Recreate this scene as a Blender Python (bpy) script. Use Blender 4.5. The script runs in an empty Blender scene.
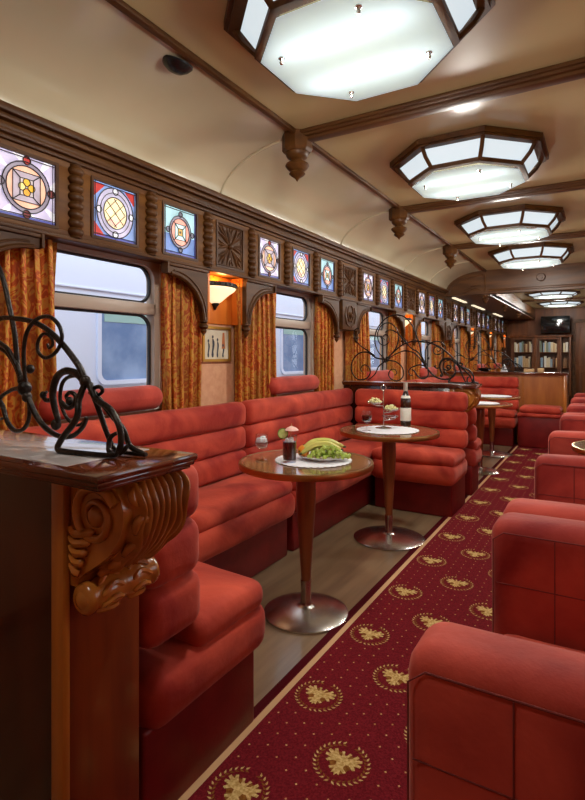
import bpy, bmesh, math, random
from mathutils import Vector, Matrix
random.seed(7)
PI = math.pi
sc = bpy.context.scene
COL = sc.collection

# ------------------------------------------------------------------ camera, world, sun, exposure
YAW = math.atan(310.2 / 523.2)
cam_d = bpy.data.cameras.new('camera'); cam = bpy.data.objects.new('camera', cam_d); COL.objects.link(cam)
cam.location = (0, 0, 1.25); cam.rotation_euler = (PI / 2, 0, YAW)
cam_d.sensor_width = 36; cam_d.sensor_fit = 'AUTO'; cam_d.lens = 36 * 523.2 / 800
cam_d.shift_y = -44 / 800; cam_d.clip_start = 0.02
sc.camera = cam
w = bpy.data.worlds.new('daylight'); sc.world = w; w.use_nodes = True
bg = w.node_tree.nodes['Background']; bg.inputs[0].default_value = (0.86, 0.93, 1.0, 1); bg.inputs[1].default_value = 2.9
sun_d = bpy.data.lights.new('sun', 'SUN'); sun = bpy.data.objects.new('sun', sun_d); COL.objects.link(sun)
sun_d.energy = 1.2; sun_d.angle = 0.2; sun_d.color = (1, 0.96, 0.9)
sun.rotation_euler = Vector((-0.50, 0.22, -0.85)).to_track_quat('-Z', 'Y').to_euler()
sc.view_settings.view_transform = 'Standard'; sc.view_settings.look = 'None'
sc.view_settings.exposure = 0.0; sc.view_settings.gamma = 1.0; sc.view_settings.use_curve_mapping = False
cy = sc.cycles
cy.max_bounces = 10; cy.diffuse_bounces = 5; cy.glossy_bounces = 4; cy.transmission_bounces = 8; cy.transparent_max_bounces = 12
cy.sample_clamp_indirect = 4.0; cy.caustics_reflective = False; cy.caustics_refractive = False
LAMP_W = 47.0      # watts of each ceiling lamp
PANE_E = 0.80      # glow of the lamp glass
SCONCE_W = 2.6; TUBE_W = .30

# ------------------------------------------------------------------ materials
def s2l(r, g, b):
    f = lambda c: (c / 255 / 12.92) if c / 255 <= 0.04045 else ((c / 255 + 0.055) / 1.055) ** 2.4
    return (f(r), f(g), f(b), 1)
MATS = {}
def mat(name, col, rough=0.5, metal=0.0, col2=None, scale=(8, 8, 8), detail=4, bump=0.0, bscale=60, sheen=0.0, coat=0.0,
        emit=None, estr=0.0, trans=0.0, spec=0.5, fac=(0.35, 0.65), ior=1.45, distort=0.0):
    m = bpy.data.materials.new(name); m.use_nodes = True; nt = m.node_tree; b = nt.nodes['Principled BSDF']
    b.inputs['Base Color'].default_value = col; b.inputs['Roughness'].default_value = rough; b.inputs['Metallic'].default_value = metal
    b.inputs['Sheen Weight'].default_value = sheen; b.inputs['Coat Weight'].default_value = coat
    b.inputs['Coat Roughness'].default_value = 0.12
    b.inputs['Transmission Weight'].default_value = trans; b.inputs['Specular IOR Level'].default_value = spec; b.inputs['IOR'].default_value = ior
    if sheen: b.inputs['Sheen Tint'].default_value = (1, 0.55, 0.45, 1); b.inputs['Sheen Roughness'].default_value = 0.4
    if emit: b.inputs['Emission Color'].default_value = emit; b.inputs['Emission Strength'].default_value = estr
    tc = nt.nodes.new('ShaderNodeTexCoord')
    if col2:
        mp = nt.nodes.new('ShaderNodeMapping'); mp.inputs['Scale'].default_value = scale
        nz = nt.nodes.new('ShaderNodeTexNoise'); nz.inputs['Scale'].default_value = 1.0; nz.inputs['Detail'].default_value = detail
        nz.inputs['Distortion'].default_value = distort
        cr = nt.nodes.new('ShaderNodeValToRGB'); e = cr.color_ramp.elements
        e[0].position, e[1].position = fac; e[0].color = col; e[1].color = col2
        nt.links.new(tc.outputs['Object'], mp.inputs[0]); nt.links.new(mp.outputs[0], nz.inputs['Vector'])
        nt.links.new(nz.outputs['Fac'], cr.inputs[0]); nt.links.new(cr.outputs[0], b.inputs['Base Color'])
    if bump:
        n2 = nt.nodes.new('ShaderNodeTexNoise'); n2.inputs['Scale'].default_value = bscale; n2.inputs['Detail'].default_value = 3
        bp = nt.nodes.new('ShaderNodeBump'); bp.inputs['Strength'].default_value = bump; bp.inputs['Distance'].default_value = 0.01
        nt.links.new(tc.outputs['Object'], n2.inputs['Vector']); nt.links.new(n2.outputs['Fac'], bp.inputs['Height'])
        nt.links.new(bp.outputs[0], b.inputs['Normal'])
    MATS[name] = m; return m
velvet = mat('red_velvet', s2l(144, 32, 26), 0.75, col2=s2l(218, 90, 64), scale=(3.2, 3.2, 3.2), detail=7, bump=0.14, bscale=45, sheen=0.3, spec=0.25, fac=(0.34, 0.68), distort=0.6)
velvet2 = mat('rose_velvet', s2l(132, 34, 31), 0.75, col2=s2l(196, 78, 62), scale=(3.2, 3.2, 3.2), detail=7, bump=0.14, bscale=45, sheen=0.3, spec=0.25, fac=(0.34, 0.68), distort=0.6)
leather = mat('dark_red_leather', s2l(112, 22, 22), 0.42, col2=s2l(128, 30, 28), bump=0.05, bscale=120, spec=0.4)
seam_m = mat('seam_thread', s2l(112, 38, 34), 0.8)
mahog = mat('mahogany', s2l(46, 14, 6), 0.25, col2=s2l(76, 28, 11), scale=(14, 14, 1.6), detail=5, coat=0.5)
mahog_top = mat('polished_mahogany', s2l(66, 26, 12), 0.08, col2=s2l(104, 46, 20), scale=(2, 16, 16), detail=5, coat=0.8, distort=0.4)
amber = mat('amber_wood', s2l(146, 80, 22), 0.28, col2=s2l(178, 106, 36), scale=(16, 16, 2), detail=4, coat=0.5)
carved = mat('carved_walnut', s2l(150, 88, 30), 0.26, col2=s2l(188, 118, 46), scale=(9, 9, 5), detail=4, coat=0.6)
endb = mat('end_board_mahogany', s2l(96, 36, 14), 0.3, col2=s2l(132, 60, 24), scale=(14, 14, 1.6), detail=5, coat=0.4)
oak = mat('frieze_wood', s2l(80, 46, 14), 0.5, col2=s2l(108, 68, 26), scale=(18, 2, 18), detail=5, spec=.2)
oak_d = mat('frieze_wood_dark', s2l(60, 33, 10), 0.46, col2=s2l(84, 51, 19), scale=(18, 3, 18), detail=5, spec=.22)
beamw = mat('beam_wood', s2l(66, 38, 16), 0.42, col2=s2l(90, 56, 26), scale=(2, 16, 16), detail=5, spec=.4)
panelw = mat('end_wall_wood', s2l(80, 42, 16), 0.45, col2=s2l(108, 60, 25), scale=(12, 12, 1.5), detail=5, spec=.35)
barw = mat('bar_wood', s2l(140, 76, 22), 0.5, col2=s2l(162, 94, 32), scale=(12, 12, 2), detail=5, spec=.35)
tablew = mat('table_wood', s2l(104, 50, 24), 0.28, col2=s2l(140, 74, 36), scale=(20, 20, 1.5), detail=5, coat=0.5)
tabletop = mat('table_top_wood', s2l(112, 80, 54), 0.1, col2=s2l(150, 114, 80), scale=(3, 18, 5), detail=5, coat=0.9)
cream = mat('cream_enamel', s2l(172, 154, 110), 0.34, col2=s2l(180, 162, 118), scale=(1.5, 1.5, 1.5), bump=0.03, bscale=14, coat=0.15)
cream_c = mat('cream_cove', s2l(170, 158, 130), 0.2, col2=s2l(178, 166, 138), scale=(1.5, 1.5, 1.5), bump=0.05, bscale=9, coat=0.3)
wallp = mat('rose_wallpaper', s2l(206, 150, 112), 0.7, col2=s2l(216, 164, 126), scale=(30, 30, 30), bump=0.05)
winframe = mat('window_frame_metal', s2l(168, 150, 134), 0.4, 0.0, spec=0.5)
rubber = mat('window_gasket', s2l(34, 30, 30), 0.6)
whiteedge = mat('white_reveal', s2l(228, 220, 206), 0.5)
steel = mat('brushed_steel', s2l(196, 188, 180), 0.24, 1.0, bump=0.02, bscale=200)
brass = mat('brass_edge', s2l(186, 150, 92), 0.28, 1.0)
gold = mat('gilt_frame', s2l(186, 140, 60), 0.35, 0.8)
iron = mat('wrought_iron', s2l(32, 27, 24), 0.32, 0.7, col2=s2l(54, 46, 40), scale=(40, 40, 40), bump=0.25, bscale=140)
lead = mat('lead_came', s2l(44, 38, 36), 0.5, 0.6)
black = mat('black_plastic', s2l(14, 14, 15), 0.25)
white_c = mat('white_china', s2l(236, 236, 232), 0.15, coat=0.4)
doily_m = mat('white_paper', s2l(236, 236, 240), 0.8, bump=0.2, bscale=150)
lime = mat('lime_flesh', s2l(190, 206, 110), 0.4, col2=s2l(214, 222, 150), scale=(60, 60, 60))
limepeel = mat('lime_peel', s2l(80, 130, 40), 0.4)
banana_m = mat('banana_skin', s2l(214, 200, 110), 0.45, col2=s2l(176, 186, 84), scale=(10, 10, 10))
bananatip = mat('banana_tip', s2l(80, 70, 30), 0.7)
grape_m = mat('green_grape', s2l(150, 176, 66), 0.2, col2=s2l(180, 198, 96), scale=(20, 20, 20), coat=0.3)
orange_m = mat('orange_peel', s2l(236, 140, 30), 0.45, bump=0.2, bscale=200)
stem_m = mat('grape_stem', s2l(110, 100, 50), 0.7)
snack_m = mat('pale_snack', s2l(214, 204, 130), 0.6, col2=s2l(232, 226, 176), scale=(60, 60, 60))
wine_m = mat('red_drink', s2l(70, 4, 10), 0.08, spec=0.6, coat=0.5)
cherry_m = mat('cherry', s2l(196, 30, 30), 0.2, coat=0.5)
ice_m = mat('ice', s2l(244, 248, 250), 0.15, spec=0.6)
pinkpaper = mat('pink_paper', s2l(236, 190, 178), 0.7)
bottle_m = mat('dark_bottle_glass', s2l(40, 20, 10), 0.06, spec=0.7, coat=0.6)
foil_m = mat('pale_foil', s2l(214, 206, 190), 0.35, 0.4)
label_m = mat('paper_label', s2l(232, 228, 214), 0.6)
tan_m = mat('tan_card', s2l(206, 170, 120), 0.7)
carriage = mat('carriage_paint', s2l(196, 208, 232), 0.4, coat=0.1)
carr_g = mat('carriage_glass', s2l(96, 124, 168), 0.25, col2=s2l(132, 158, 196), scale=(2, 3, 3), detail=5)  # blue reflection in the panes put into their colour
carr_b = mat('carriage_blind', s2l(140, 176, 176), 0.5)
ground_m = mat('ballast', s2l(120, 116, 110), 0.9, col2=s2l(150, 146, 140), scale=(20, 20, 20))
art_m = mat('print_ground', s2l(214, 204, 180), 0.7, col2=s2l(196, 184, 156), scale=(9, 9, 9))
art_d = mat('print_dark', s2l(56, 58, 70), 0.7); art_r = mat('print_ochre', s2l(170, 96, 50), 0.7)
lampglow = mat('lamp_glass', s2l(120, 124, 126), 0.12, emit=(0.82, 0.94, 1.0, 1), estr=PANE_E, coat=0.4)
frost = bpy.data.materials.new('frosted_glass'); frost.use_nodes = True
_n = frost.node_tree; _n.nodes.clear(); _o = _n.nodes.new('ShaderNodeOutputMaterial'); _t = _n.nodes.new('ShaderNodeBsdfTranslucent'); _t.inputs[0].default_value = (.86, .93, .96, 1)
_e = _n.nodes.new('ShaderNodeEmission'); _e.inputs[0].default_value = (.80, .93, 1, 1); _e.inputs[1].default_value = .33; _a = _n.nodes.new('ShaderNodeAddShader')
_n.links.new(_t.outputs[0], _a.inputs[0]); _n.links.new(_e.outputs[0], _a.inputs[1]); _n.links.new(_a.outputs[0], _o.inputs[0])
bowlglow = mat('sconce_glass', s2l(250, 230, 190), 0.3, emit=(1.0, 0.80, 0.48, 1), estr=1.0)
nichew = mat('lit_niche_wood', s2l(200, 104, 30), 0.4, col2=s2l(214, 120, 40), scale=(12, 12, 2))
slitglow = mat('soffit_light', s2l(255, 240, 210), 0.4, emit=(1, 0.86, 0.6, 1), estr=1.1)
carpet_m = mat('carpet_pile', s2l(100, 18, 26), 0.95, col2=s2l(126, 30, 38), scale=(160, 160, 160), bump=0.4, bscale=400, spec=0.1)
carpet_e = mat('carpet_border', s2l(80, 14, 22), 0.95, bump=0.4, bscale=400, spec=0.1)
carpet_s = mat('carpet_stripe', s2l(216, 174, 128), 0.95, bump=0.4, bscale=400, spec=0.1)
carpet_g = mat('carpet_gold', s2l(176, 136, 74), 0.95, col2=s2l(222, 192, 130), scale=(120, 120, 120), spec=0.1)
carpet_o = mat('carpet_ochre', s2l(112, 60, 24), 0.95, col2=s2l(146, 96, 40), scale=(120, 120, 120), spec=0.1)
floor_m = mat('floor_boards', s2l(126, 104, 78), 0.28, col2=s2l(156, 132, 100), scale=(14, 1.2, 1), detail=5, coat=0.2)
rod_m = mat('dark_rod', s2l(60, 40, 26), 0.4)

def glassy(name, tint, gl=0.08, rough=0.02):
    m = bpy.data.materials.new(name); m.use_nodes = True; nt = m.node_tree; nt.nodes.clear()
    o = nt.nodes.new('ShaderNodeOutputMaterial'); t = nt.nodes.new('ShaderNodeBsdfTransparent'); g = nt.nodes.new('ShaderNodeBsdfGlossy')
    f0 = nt.nodes.new('ShaderNodeLayerWeight'); f0.inputs[0].default_value = 0.5
    f = nt.nodes.new('ShaderNodeMath'); f.operation = 'POWER'; f.inputs[1].default_value = 4.0; nt.links.new(f0.outputs['Facing'], f.inputs[0])
    mx = nt.nodes.new('ShaderNodeMixShader'); t.inputs[0].default_value = tint; g.inputs['Roughness'].default_value = rough
    a = nt.nodes.new('ShaderNodeMath'); a.operation = 'ADD'; a.inputs[1].default_value = gl; a.use_clamp = True
    nt.links.new(f.outputs[0], a.inputs[0]); nt.links.new(a.outputs[0], mx.inputs[0])
    nt.links.new(t.outputs[0], mx.inputs[1]); nt.links.new(g.outputs[0], mx.inputs[2]); nt.links.new(mx.outputs[0], o.inputs[0]); return m
glass = glassy('clear_glass', (0.97, 0.975, .98, 1), 0.04); plate_g = glassy('lamp_plate', (.95, .98, .98, 1), .0, .2); winglass = glassy('window_glass', (0.95, 0.97, 1, 1), 0.0)

def curtain_mat():
    m = bpy.data.materials.new('damask_curtain'); m.use_nodes = True; nt = m.node_tree; b = nt.nodes['Principled BSDF']
    b.inputs['Roughness'].default_value = 0.6; b.inputs['Sheen Weight'].default_value = 0.0; b.inputs['Specular IOR Level'].default_value = 0.3
    tc = nt.nodes.new('ShaderNodeTexCoord'); mp = nt.nodes.new('ShaderNodeMapping'); mp.inputs['Scale'].default_value = (13, 9, 1)
    nz = nt.nodes.new('ShaderNodeTexNoise'); nz.inputs['Scale'].default_value = 1.0; nz.inputs['Detail'].default_value = 2; nz.inputs['Distortion'].default_value = 2.2
    mul = nt.nodes.new('ShaderNodeMath'); mul.operation = 'MULTIPLY'; mul.inputs[1].default_value = 26
    sn = nt.nodes.new('ShaderNodeMath'); sn.operation = 'SINE'
    cr = nt.nodes.new('ShaderNodeValToRGB'); e = cr.color_ramp.elements
    e[0].position = 0.25; e[0].color = s2l(168, 72, 18); e[1].position = 0.85; e[1].color = s2l(196, 142, 54)
    x = e.new(0.5); x.color = s2l(208, 104, 30)
    mr = nt.nodes.new('ShaderNodeMapRange'); mr.inputs[1].default_value = -1; mr.inputs[2].default_value = 1
    n2 = nt.nodes.new('ShaderNodeTexNoise'); n2.inputs['Scale'].default_value = 3.0
    c2 = nt.nodes.new('ShaderNodeMix'); c2.data_type = 'RGBA'; c2.inputs['B'].default_value = s2l(132, 92, 26)
    L = nt.links.new
    L(tc.outputs['UV'], mp.inputs[0]); L(mp.outputs[0], nz.inputs['Vector']); L(nz.outputs['Fac'], mul.inputs[0]); L(mul.outputs[0], sn.inputs[0])
    L(sn.outputs[0], mr.inputs[0]); L(mr.outputs[0], cr.inputs[0]); L(tc.outputs['UV'], n2.inputs['Vector'])
    m2 = nt.nodes.new('ShaderNodeMapRange'); m2.inputs[1].default_value = 0.45; m2.inputs[2].default_value = 0.7; m2.inputs[4].default_value = 0.7
    L(n2.outputs['Fac'], m2.inputs[0]); L(m2.outputs[0], c2.inputs['Factor']); L(cr.outputs[0], c2.inputs['A']); L(c2.outputs['Result'], b.inputs['Base Color'])
    return m
curt = curtain_mat()
GL = {}
def sg(key, rgb, k=0.62):
    k *= .72; rgb = tuple(c * .86 + .14 * sum(rgb) / 3 for c in rgb)     # backlit stained glass
    if key not in GL:
        c = s2l(*rgb); GL[key] = mat('glass_' + key, c, 0.4, col2=tuple(min(1, v * 1.25 + 0.02) for v in c[:3]) + (1,), scale=(14, 14, 14), emit=c, estr=k, coat=0.0, spec=.3)
        nt = GL[key].node_tree; b = nt.nodes['Principled BSDF']
        for l in list(nt.links):
            if l.to_socket == b.inputs['Base Color']: nt.links.new(l.from_socket, b.inputs['Emission Color'])
    return GL[key]

# ------------------------------------------------------------------ geometry helpers
ORG = {}
def org(o): return ORG.get(o.name, Vector((0, 0, 0))) if o else Vector((0, 0, 0))
class MB:
    def __init__(s): s.bm = bmesh.new(); s.mi = 0
    def f(s, vs):
        try:
            fc = s.bm.faces.new(vs); fc.material_index = s.mi; return fc
        except ValueError: return None
    def v(s, p): return s.bm.verts.new(p)
    def box(s, x0, x1, y0, y1, z0, z1, bev=0.0, seg=2):
        r = bmesh.ops.create_cube(s.bm, size=1.0)
        for q in r['verts']: q.co = Vector(((x0 + x1) / 2 + q.co.x * (x1 - x0), (y0 + y1) / 2 + q.co.y * (y1 - y0), (z0 + z1) / 2 + q.co.z * (z1 - z0)))
        fs = {f for q in r['verts'] for f in q.link_faces}
        for f_ in fs: f_.material_index = s.mi
        if bev > 0:
            es = list({e for q in r['verts'] for e in q.link_edges})
            r2 = bmesh.ops.bevel(s.bm, geom=es, offset=bev, segments=seg, profile=0.5, affect='EDGES')
            for f_ in r2['faces']: f_.material_index = s.mi
        return s
    def cushion(s, x0, x1, y0, y1, z0, z1, r=0.04, puff=(0, 0, 0), n=10, wob=0.0):
        """soft rounded block: every face bulges by puff along its axis"""
        c = Vector(((x0 + x1) / 2, (y0 + y1) / 2, (z0 + z1) / 2)); h = Vector(((x1 - x0) / 2, (y1 - y0) / 2, (z1 - z0) / 2))
        r = min(r, h.x * .98, h.y * .98, h.z * .98)
        def ticks(hh):
            k = max(3, min(16, int(hh * 2 / 0.09)))
            core = [(-hh + r) + (2 * (hh - r)) * i / k for i in range(k + 1)]
            edge = [r * (1 - math.cos(a * PI / 8)) for a in (0, 1, 2, 3)]
            return [-hh + e for e in edge] + core + [hh - e for e in reversed(edge)]
        T = [ticks(h.x), ticks(h.y), ticks(h.z)]; cache = {}; ph = [random.uniform(0, 6) for _ in range(6)]
        def vert(p):
            k = (round(p[0], 5), round(p[1], 5), round(p[2], 5))
            if k in cache: return cache[k]
            q = Vector(p); core = Vector([max(-h[i] + r, min(h[i] - r, q[i])) for i in range(3)]); d = q - core
            # spread the shell evenly over the rounded edge
            if d.length > 1e-6: d = d.normalized() * r
            o = core + d
            for i in range(3):
                if puff[i]:
                    a, b = (i + 1) % 3, (i + 2) % 3
                    o[i] += puff[i] * (o[i] / h[i]) * (1 - (o[a] / h[a]) ** 2) * (1 - (o[b] / h[b]) ** 2)
            if wob:
                o += Vector((math.sin(9 * o.y + 13 * o.z + ph[0]), math.sin(11 * o.x + 9 * o.z + ph[1]), math.sin(8 * o.x + 12 * o.y + ph[2]) + .6 * math.sin(23 * o.x + 17 * o.y + ph[3]))) * wob
            cache[k] = s.v(c + o); return cache[k]
        for ax in range(3):
            a, b = (ax + 1) % 3, (ax + 2) % 3
            for sg_ in (-1, 1):
                for i in range(len(T[a]) - 1):
                    for j in range(len(T[b]) - 1):
                        q = []
                        for (u, v_) in ((i, j), (i + 1, j), (i + 1, j + 1), (i, j + 1)):
                            p = [0, 0, 0]; p[ax] = sg_ * h[ax]; p[a] = T[a][u]; p[b] = T[b][v_]; q.append(vert(p))
                        if len(set(q)) == 4: s.f(q)
        return s
    def lathe(s, prof, c=(0, 0, 0), axis='z', n=24, a0=0.0, a1=2 * PI, sx=1.0, sy=1.0):
        c = Vector(c); full = abs(a1 - a0 - 2 * PI) < 1e-6; m = n if full else n + 1; rings = []
        for (r, h) in prof:
            ring = []
            if r < 1e-6:
                p = Vector((0, 0, h)); ring = [p]
            else: ring = [Vector((r * sx * math.cos(a0 + (a1 - a0) * i / n), r * sy * math.sin(a0 + (a1 - a0) * i / n), h)) for i in range(m)]
            if axis == 'x': ring = [Vector((p.z, p.x, p.y)) for p in ring]
            if axis == 'y': ring = [Vector((p.x, p.z, p.y)) for p in ring]
            rings.append([s.v(c + p) for p in ring])
        for A, B in zip(rings, rings[1:]):
            for i in range(m if full else m - 1):
                j = (i + 1) % m
                if len(A) == 1 and len(B) == 1: continue
                if len(A) == 1: s.f([A[0], B[j], B[i]])
                elif len(B) == 1: s.f([A[i], A[j], B[0]])
                else: s.f([A[i], A[j], B[j], B[i]])
        return s
    def tube(s, pts, r, n=8, closed=False, flat=1.0):
        pts = [Vector(p) for p in pts]; k = len(pts); rr = r if isinstance(r, (list, tuple)) else [r] * k
        up = None; rings = []
        for i, p in enumerate(pts):
            if closed: t = pts[(i + 1) % k] - pts[i - 1]
            else: t = pts[min(i + 1, k - 1)] - pts[max(i - 1, 0)]
            t = t.normalized() if t.length > 1e-9 else Vector((0, 0, 1))
            if up is None: up = t.orthogonal().normalized()
            up = (up - t * up.dot(t)); up = up.normalized() if up.length > 1e-6 else t.orthogonal().normalized()
            sd = t.cross(up)
            rings.append([s.v(p + (up * math.cos(2 * PI * q / n) + sd * math.sin(2 * PI * q / n) * flat) * rr[i]) for q in range(n)])
        for i in range(k if closed else k - 1):
            A, B = rings[i], rings[(i + 1) % k]
            for q in range(n): s.f([A[q], A[(q + 1) % n], B[(q + 1) % n], B[q]])
        if not closed: s.f(list(reversed(rings[0]))); s.f(rings[-1])
        return s
    def prism(s, pts, d):
        """polygon (list of 3-D points) extruded by vector d"""
        d = Vector(d); A = [s.v(Vector(p)) for p in pts]; B = [s.v(Vector(p) + d) for p in pts]; n = len(A)
        s.f(list(reversed(A))); s.f(B)
        for i in range(n): s.f([A[i], A[(i + 1) % n], B[(i + 1) % n], B[i]])
        return s
    def ring(s, outer, inner, d):
        d = Vector(d); L = [[s.v(Vector(p)) for p in outer], [s.v(Vector(p) + d) for p in outer], [s.v(Vector(p) + d) for p in inner], [s.v(Vector(p)) for p in inner]]
        n = len(outer)
        for k in range(4):
            A, B = L[k], L[(k + 1) % 4]
            for i in range(n): s.f([A[i], A[(i + 1) % n], B[(i + 1) % n], B[i]])
        return s
    def poly(s, pts): return s.f([s.v(Vector(p)) for p in pts])
    def sphere(s, c, r, n=12, sz=1.0):
        return s.lathe([(r * math.sin(PI * i / (n // 2 + 2)), -r * sz * math.cos(PI * i / (n // 2 + 2))) for i in range(n // 2 + 3)], c, n=n)
    def build(s, name, mats, parent=None, smooth=38, kind=None, flip=True):
        if flip: bmesh.ops.recalc_face_normals(s.bm, faces=s.bm.faces[:])
        o_ = org(parent)
        for q in s.bm.verts: q.co -= o_
        me = bpy.data.meshes.new(name); s.bm.to_mesh(me); s.bm.free()
        for m in (mats if isinstance(mats, (list, tuple)) else [mats]): me.materials.append(m)
        if smooth:
            me.shade_smooth(); me.set_sharp_from_angle(angle=math.radians(smooth))
        o = bpy.data.objects.new(name, me); COL.objects.link(o)
        if parent: o.parent = parent; ORG[o.name] = o_
        if kind: o['kind'] = kind
        return o
def tag(o, label, cat, group=None, kind=None):
    o['label'] = label; o['category'] = cat
    if group: o['group'] = group
    if kind: o['kind'] = kind
    return o
def thing(name, label, cat, loc, group=None, rot=0):
    o = bpy.data.objects.new(name, None); COL.objects.link(o); o.location = loc; o.rotation_euler = (0, 0, rot); o.empty_display_size = 0.05
    ORG[o.name] = Vector(loc) if rot == 0 else Vector((0, 0, 0)); return tag(o, label, cat, group)
def local(name, label, cat, loc, group=None, rot=0):       # thing whose parts are modelled about its own origin
    o = thing(name, label, cat, loc, group, rot); ORG[o.name] = Vector((0, 0, 0)); return o
def copy_tree(o, loc, label=None, rot=None, parent=None):
    c = o.copy(); COL.objects.link(c)
    if parent: c.parent = parent
    else:
        c.location = loc
        if rot is not None: c.rotation_euler = (0, 0, rot)
        if label: c['label'] = label
    for ch in list(o.children): copy_tree(ch, None, parent=c)
    return c
def spline(pts, k=5):
    P = [Vector(p) for p in pts]; out = []
    for i in range(len(P) - 1):
        a, b, c, d = P[max(i - 1, 0)], P[i], P[i + 1], P[min(i + 2, len(P) - 1)]
        for t in range(k):
            t /= k; out.append(0.5 * ((2 * b) + (c - a) * t + (2 * a - 5 * b + 4 * c - d) * t * t + (3 * b - a - 3 * c + d) * t ** 3))
    return out + [P[-1]]
def rrect(cy_, cz, hw, hh, r, n=6, x=0.0):
    pts = []
    for (sx, sz, a) in ((1, 1, 0), (-1, 1, 90), (-1, -1, 180), (1, -1, 270)):
        for i in range(n + 1):
            t = math.radians(a + 90 * i / n); pts.append((x, cy_ + sx * (hw - r) + r * math.cos(t), cz + sz * (hh - r) + r * math.sin(t)))
    return pts
def light(name, kind, loc, watts, col, parent=None, size=0.1, rot=(0, 0, 0), shape=None):
    d = bpy.data.lights.new(name, kind); d.energy = watts; d.color = col
    if kind == 'AREA':
        d.size = size; d.shape = shape or 'DISK'
    else: d.shadow_soft_size = size
    o = bpy.data.objects.new(name, d); COL.objects.link(o); o.rotation_euler = rot
    o.location = Vector(loc) - org(parent) if parent else loc
    if parent: o.parent = parent
    return o

# ------------------------------------------------------------------ dimensions
XL, XF, XR = -2.25, -2.10, 0.76          # window wall, frieze face, right wall
Y0, Y1, YA = -1.7, 14.3, 8.12            # back wall, end wall, archway where the ceiling drops
CZ, XT, XC = 2.52, -1.49, -0.745         # ceiling height, edge trim, car axis
WIN = [1.805 + 1.88 * k for k in range(7)]
PITCH = 0.47
# ------------------------------------------------------------------ shell
b = MB(); b.box(-2.4, 0.85, Y0 - .1, Y1 + .1, -0.08, 0.0); fl = b.build('floor', floor_m, smooth=None, kind='structure')
b = MB(); WH = 0.44; WZ0, WZ1 = 0.97, 1.81
def wall_with_windows(xa, xb):
    b = MB(); b.box(xa, xb, Y0, Y1, 0, WZ0); b.box(xa, xb, Y0, Y1, WZ1, 2.62)
    e = [Y0] + [v for c in WIN for v in (c - WH, c + WH)] + [Y1]
    for i in range(0, len(e), 2): b.box(xa, xb, e[i], e[i + 1], WZ0, WZ1)
    return b
wall_with_windows(XL - 0.08, XL).build('wall_left', wallp, smooth=None, kind='structure')
wall_with_windows(XR, XR + 0.08).build('wall_right', wallp, smooth=None, kind='structure')
MB().box(-2.33, .84, Y0 - .08, Y0, 0, 2.62).build('wall_back', wallp, smooth=None, kind='structure')
b = MB(); b.box(-2.33, .84, Y1, Y1 + .08, 0, 2.62)
for x in (-2.0, -1.62, -1.3, -.98): b.box(x, x + .03, Y1 - .015, Y1, 1.78, 2.3, .004)
b.build('wall_end', panelw, smooth=None, kind='structure')
# ceiling: flat middle, curved coves to both sides, ending at the archway
b = MB()
def cove_prof():
    L = [(-2.07 + 0.58 * (1 - math.cos(a)), 2.235 + 0.285 * math.sin(a)) for a in [PI / 2 * i / 10 for i in range(11)]]
    return L + [(2 * XC - x, z) for x, z in reversed(L)]
cp = cove_prof()
for ys in ((Y0, YA),):
    A = [b.v((x, ys[0], z)) for x, z in cp]; B = [b.v((x, ys[1], z)) for x, z in cp]
    A2 = [b.v((x, ys[0], z + .04)) for x, z in cp]; B2 = [b.v((x, ys[1], z + .04)) for x, z in cp]
    for i in range(len(A) - 1):
        b.mi = 0 if i == 10 else 1
        b.f([A[i], A[i + 1], B[i + 1], B[i]]); b.f([A2[i], A2[i + 1], B2[i + 1], B2[i]])
b.build('ceiling', [cream, cream_c], kind='structure', flip=False)
MB().box(-1.47, -.02, YA + .13, Y1, 2.42, 2.46).build('ceiling', cream, smooth=None, kind='structure')   # lower ceiling beyond the archway
b = MB()
for x0, x1 in ((-2.25, -1.45), (2 * XC + 1.45, XR)):
    b.box(x0, x1, YA + .13, Y1, 2.17, 2.22, .004); xx = -1.53 if x0 < -1 else 2 * XC + 1.45
    b.box(xx, xx + .08, YA + .13, Y1, 2.15, 2.42, .006)
b.build('trim_1', beamw, smooth=None, kind='structure')
MB().box(-2.33, .84, Y0, Y1 + .1, 2.62, 2.66).build('ceiling', cream, smooth=None, kind='structure')  # roof skin
# ceiling edge trims
for i, x in enumerate((XT, 2 * XC - XT)):
    MB().box(x - .016, x + .016, Y0, YA, CZ - .022, CZ + .005, .006).build('trim_%d' % (2 + i), oak_d, kind='structure')
# baseboard
MB().box(XL, XL + .02, Y0, Y1, 0, .1, .004).build('baseboard_left', mahog, kind='structure')

# windows of the left wall: rounded metal frame, transom, two panes
def make_window(i, c, x, sgn):
    w_ = MB(); cz = (WZ0 + WZ1) / 2; hh = (WZ1 - WZ0) / 2
    w_.ring(rrect(c, cz, WH, hh, .002, x=x - .05), rrect(c, cz, WH - .045, hh - .045, .085, x=x - .05), (0.065, 0, 0))
    w_.box(x - .05, x + .015, c - WH + .03, c + WH - .03, 1.487, 1.552, .006)
    root = w_.build('window_%d' % i, winframe, kind='structure')
    for (z0, z1) in ((WZ0 + .045, 1.487), (1.552, WZ1 - .045)):
        zc, h2 = (z0 + z1) / 2, (z1 - z0) / 2
        MB().ring(rrect(c, zc, WH - .043, h2 + .002, .085, x=x - .03), rrect(c, zc, WH - .057, h2 - .012, .075, x=x - .03), (.016, 0, 0)).build('gasket', rubber, root)
        p = MB(); p.poly(rrect(c, zc, WH - .05, h2 - .005, .08, x=x - .025)); p.build('pane', winglass, root, smooth=None)
    # pale reveal strip round the opening on the room side
    MB().ring(rrect(c, cz, WH + .035, hh + .03, .02, x=x), rrect(c, cz, WH - .005, hh - .005, .02, x=x), (sgn * 0.016, 0, 0)).build('reveal', whiteedge, root)
for i, c in enumerate(WIN): make_window(i + 1, c, XL, 1)
for i, c in enumerate(WIN): make_window(i + 8, c, XR + .035, -1)

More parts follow.
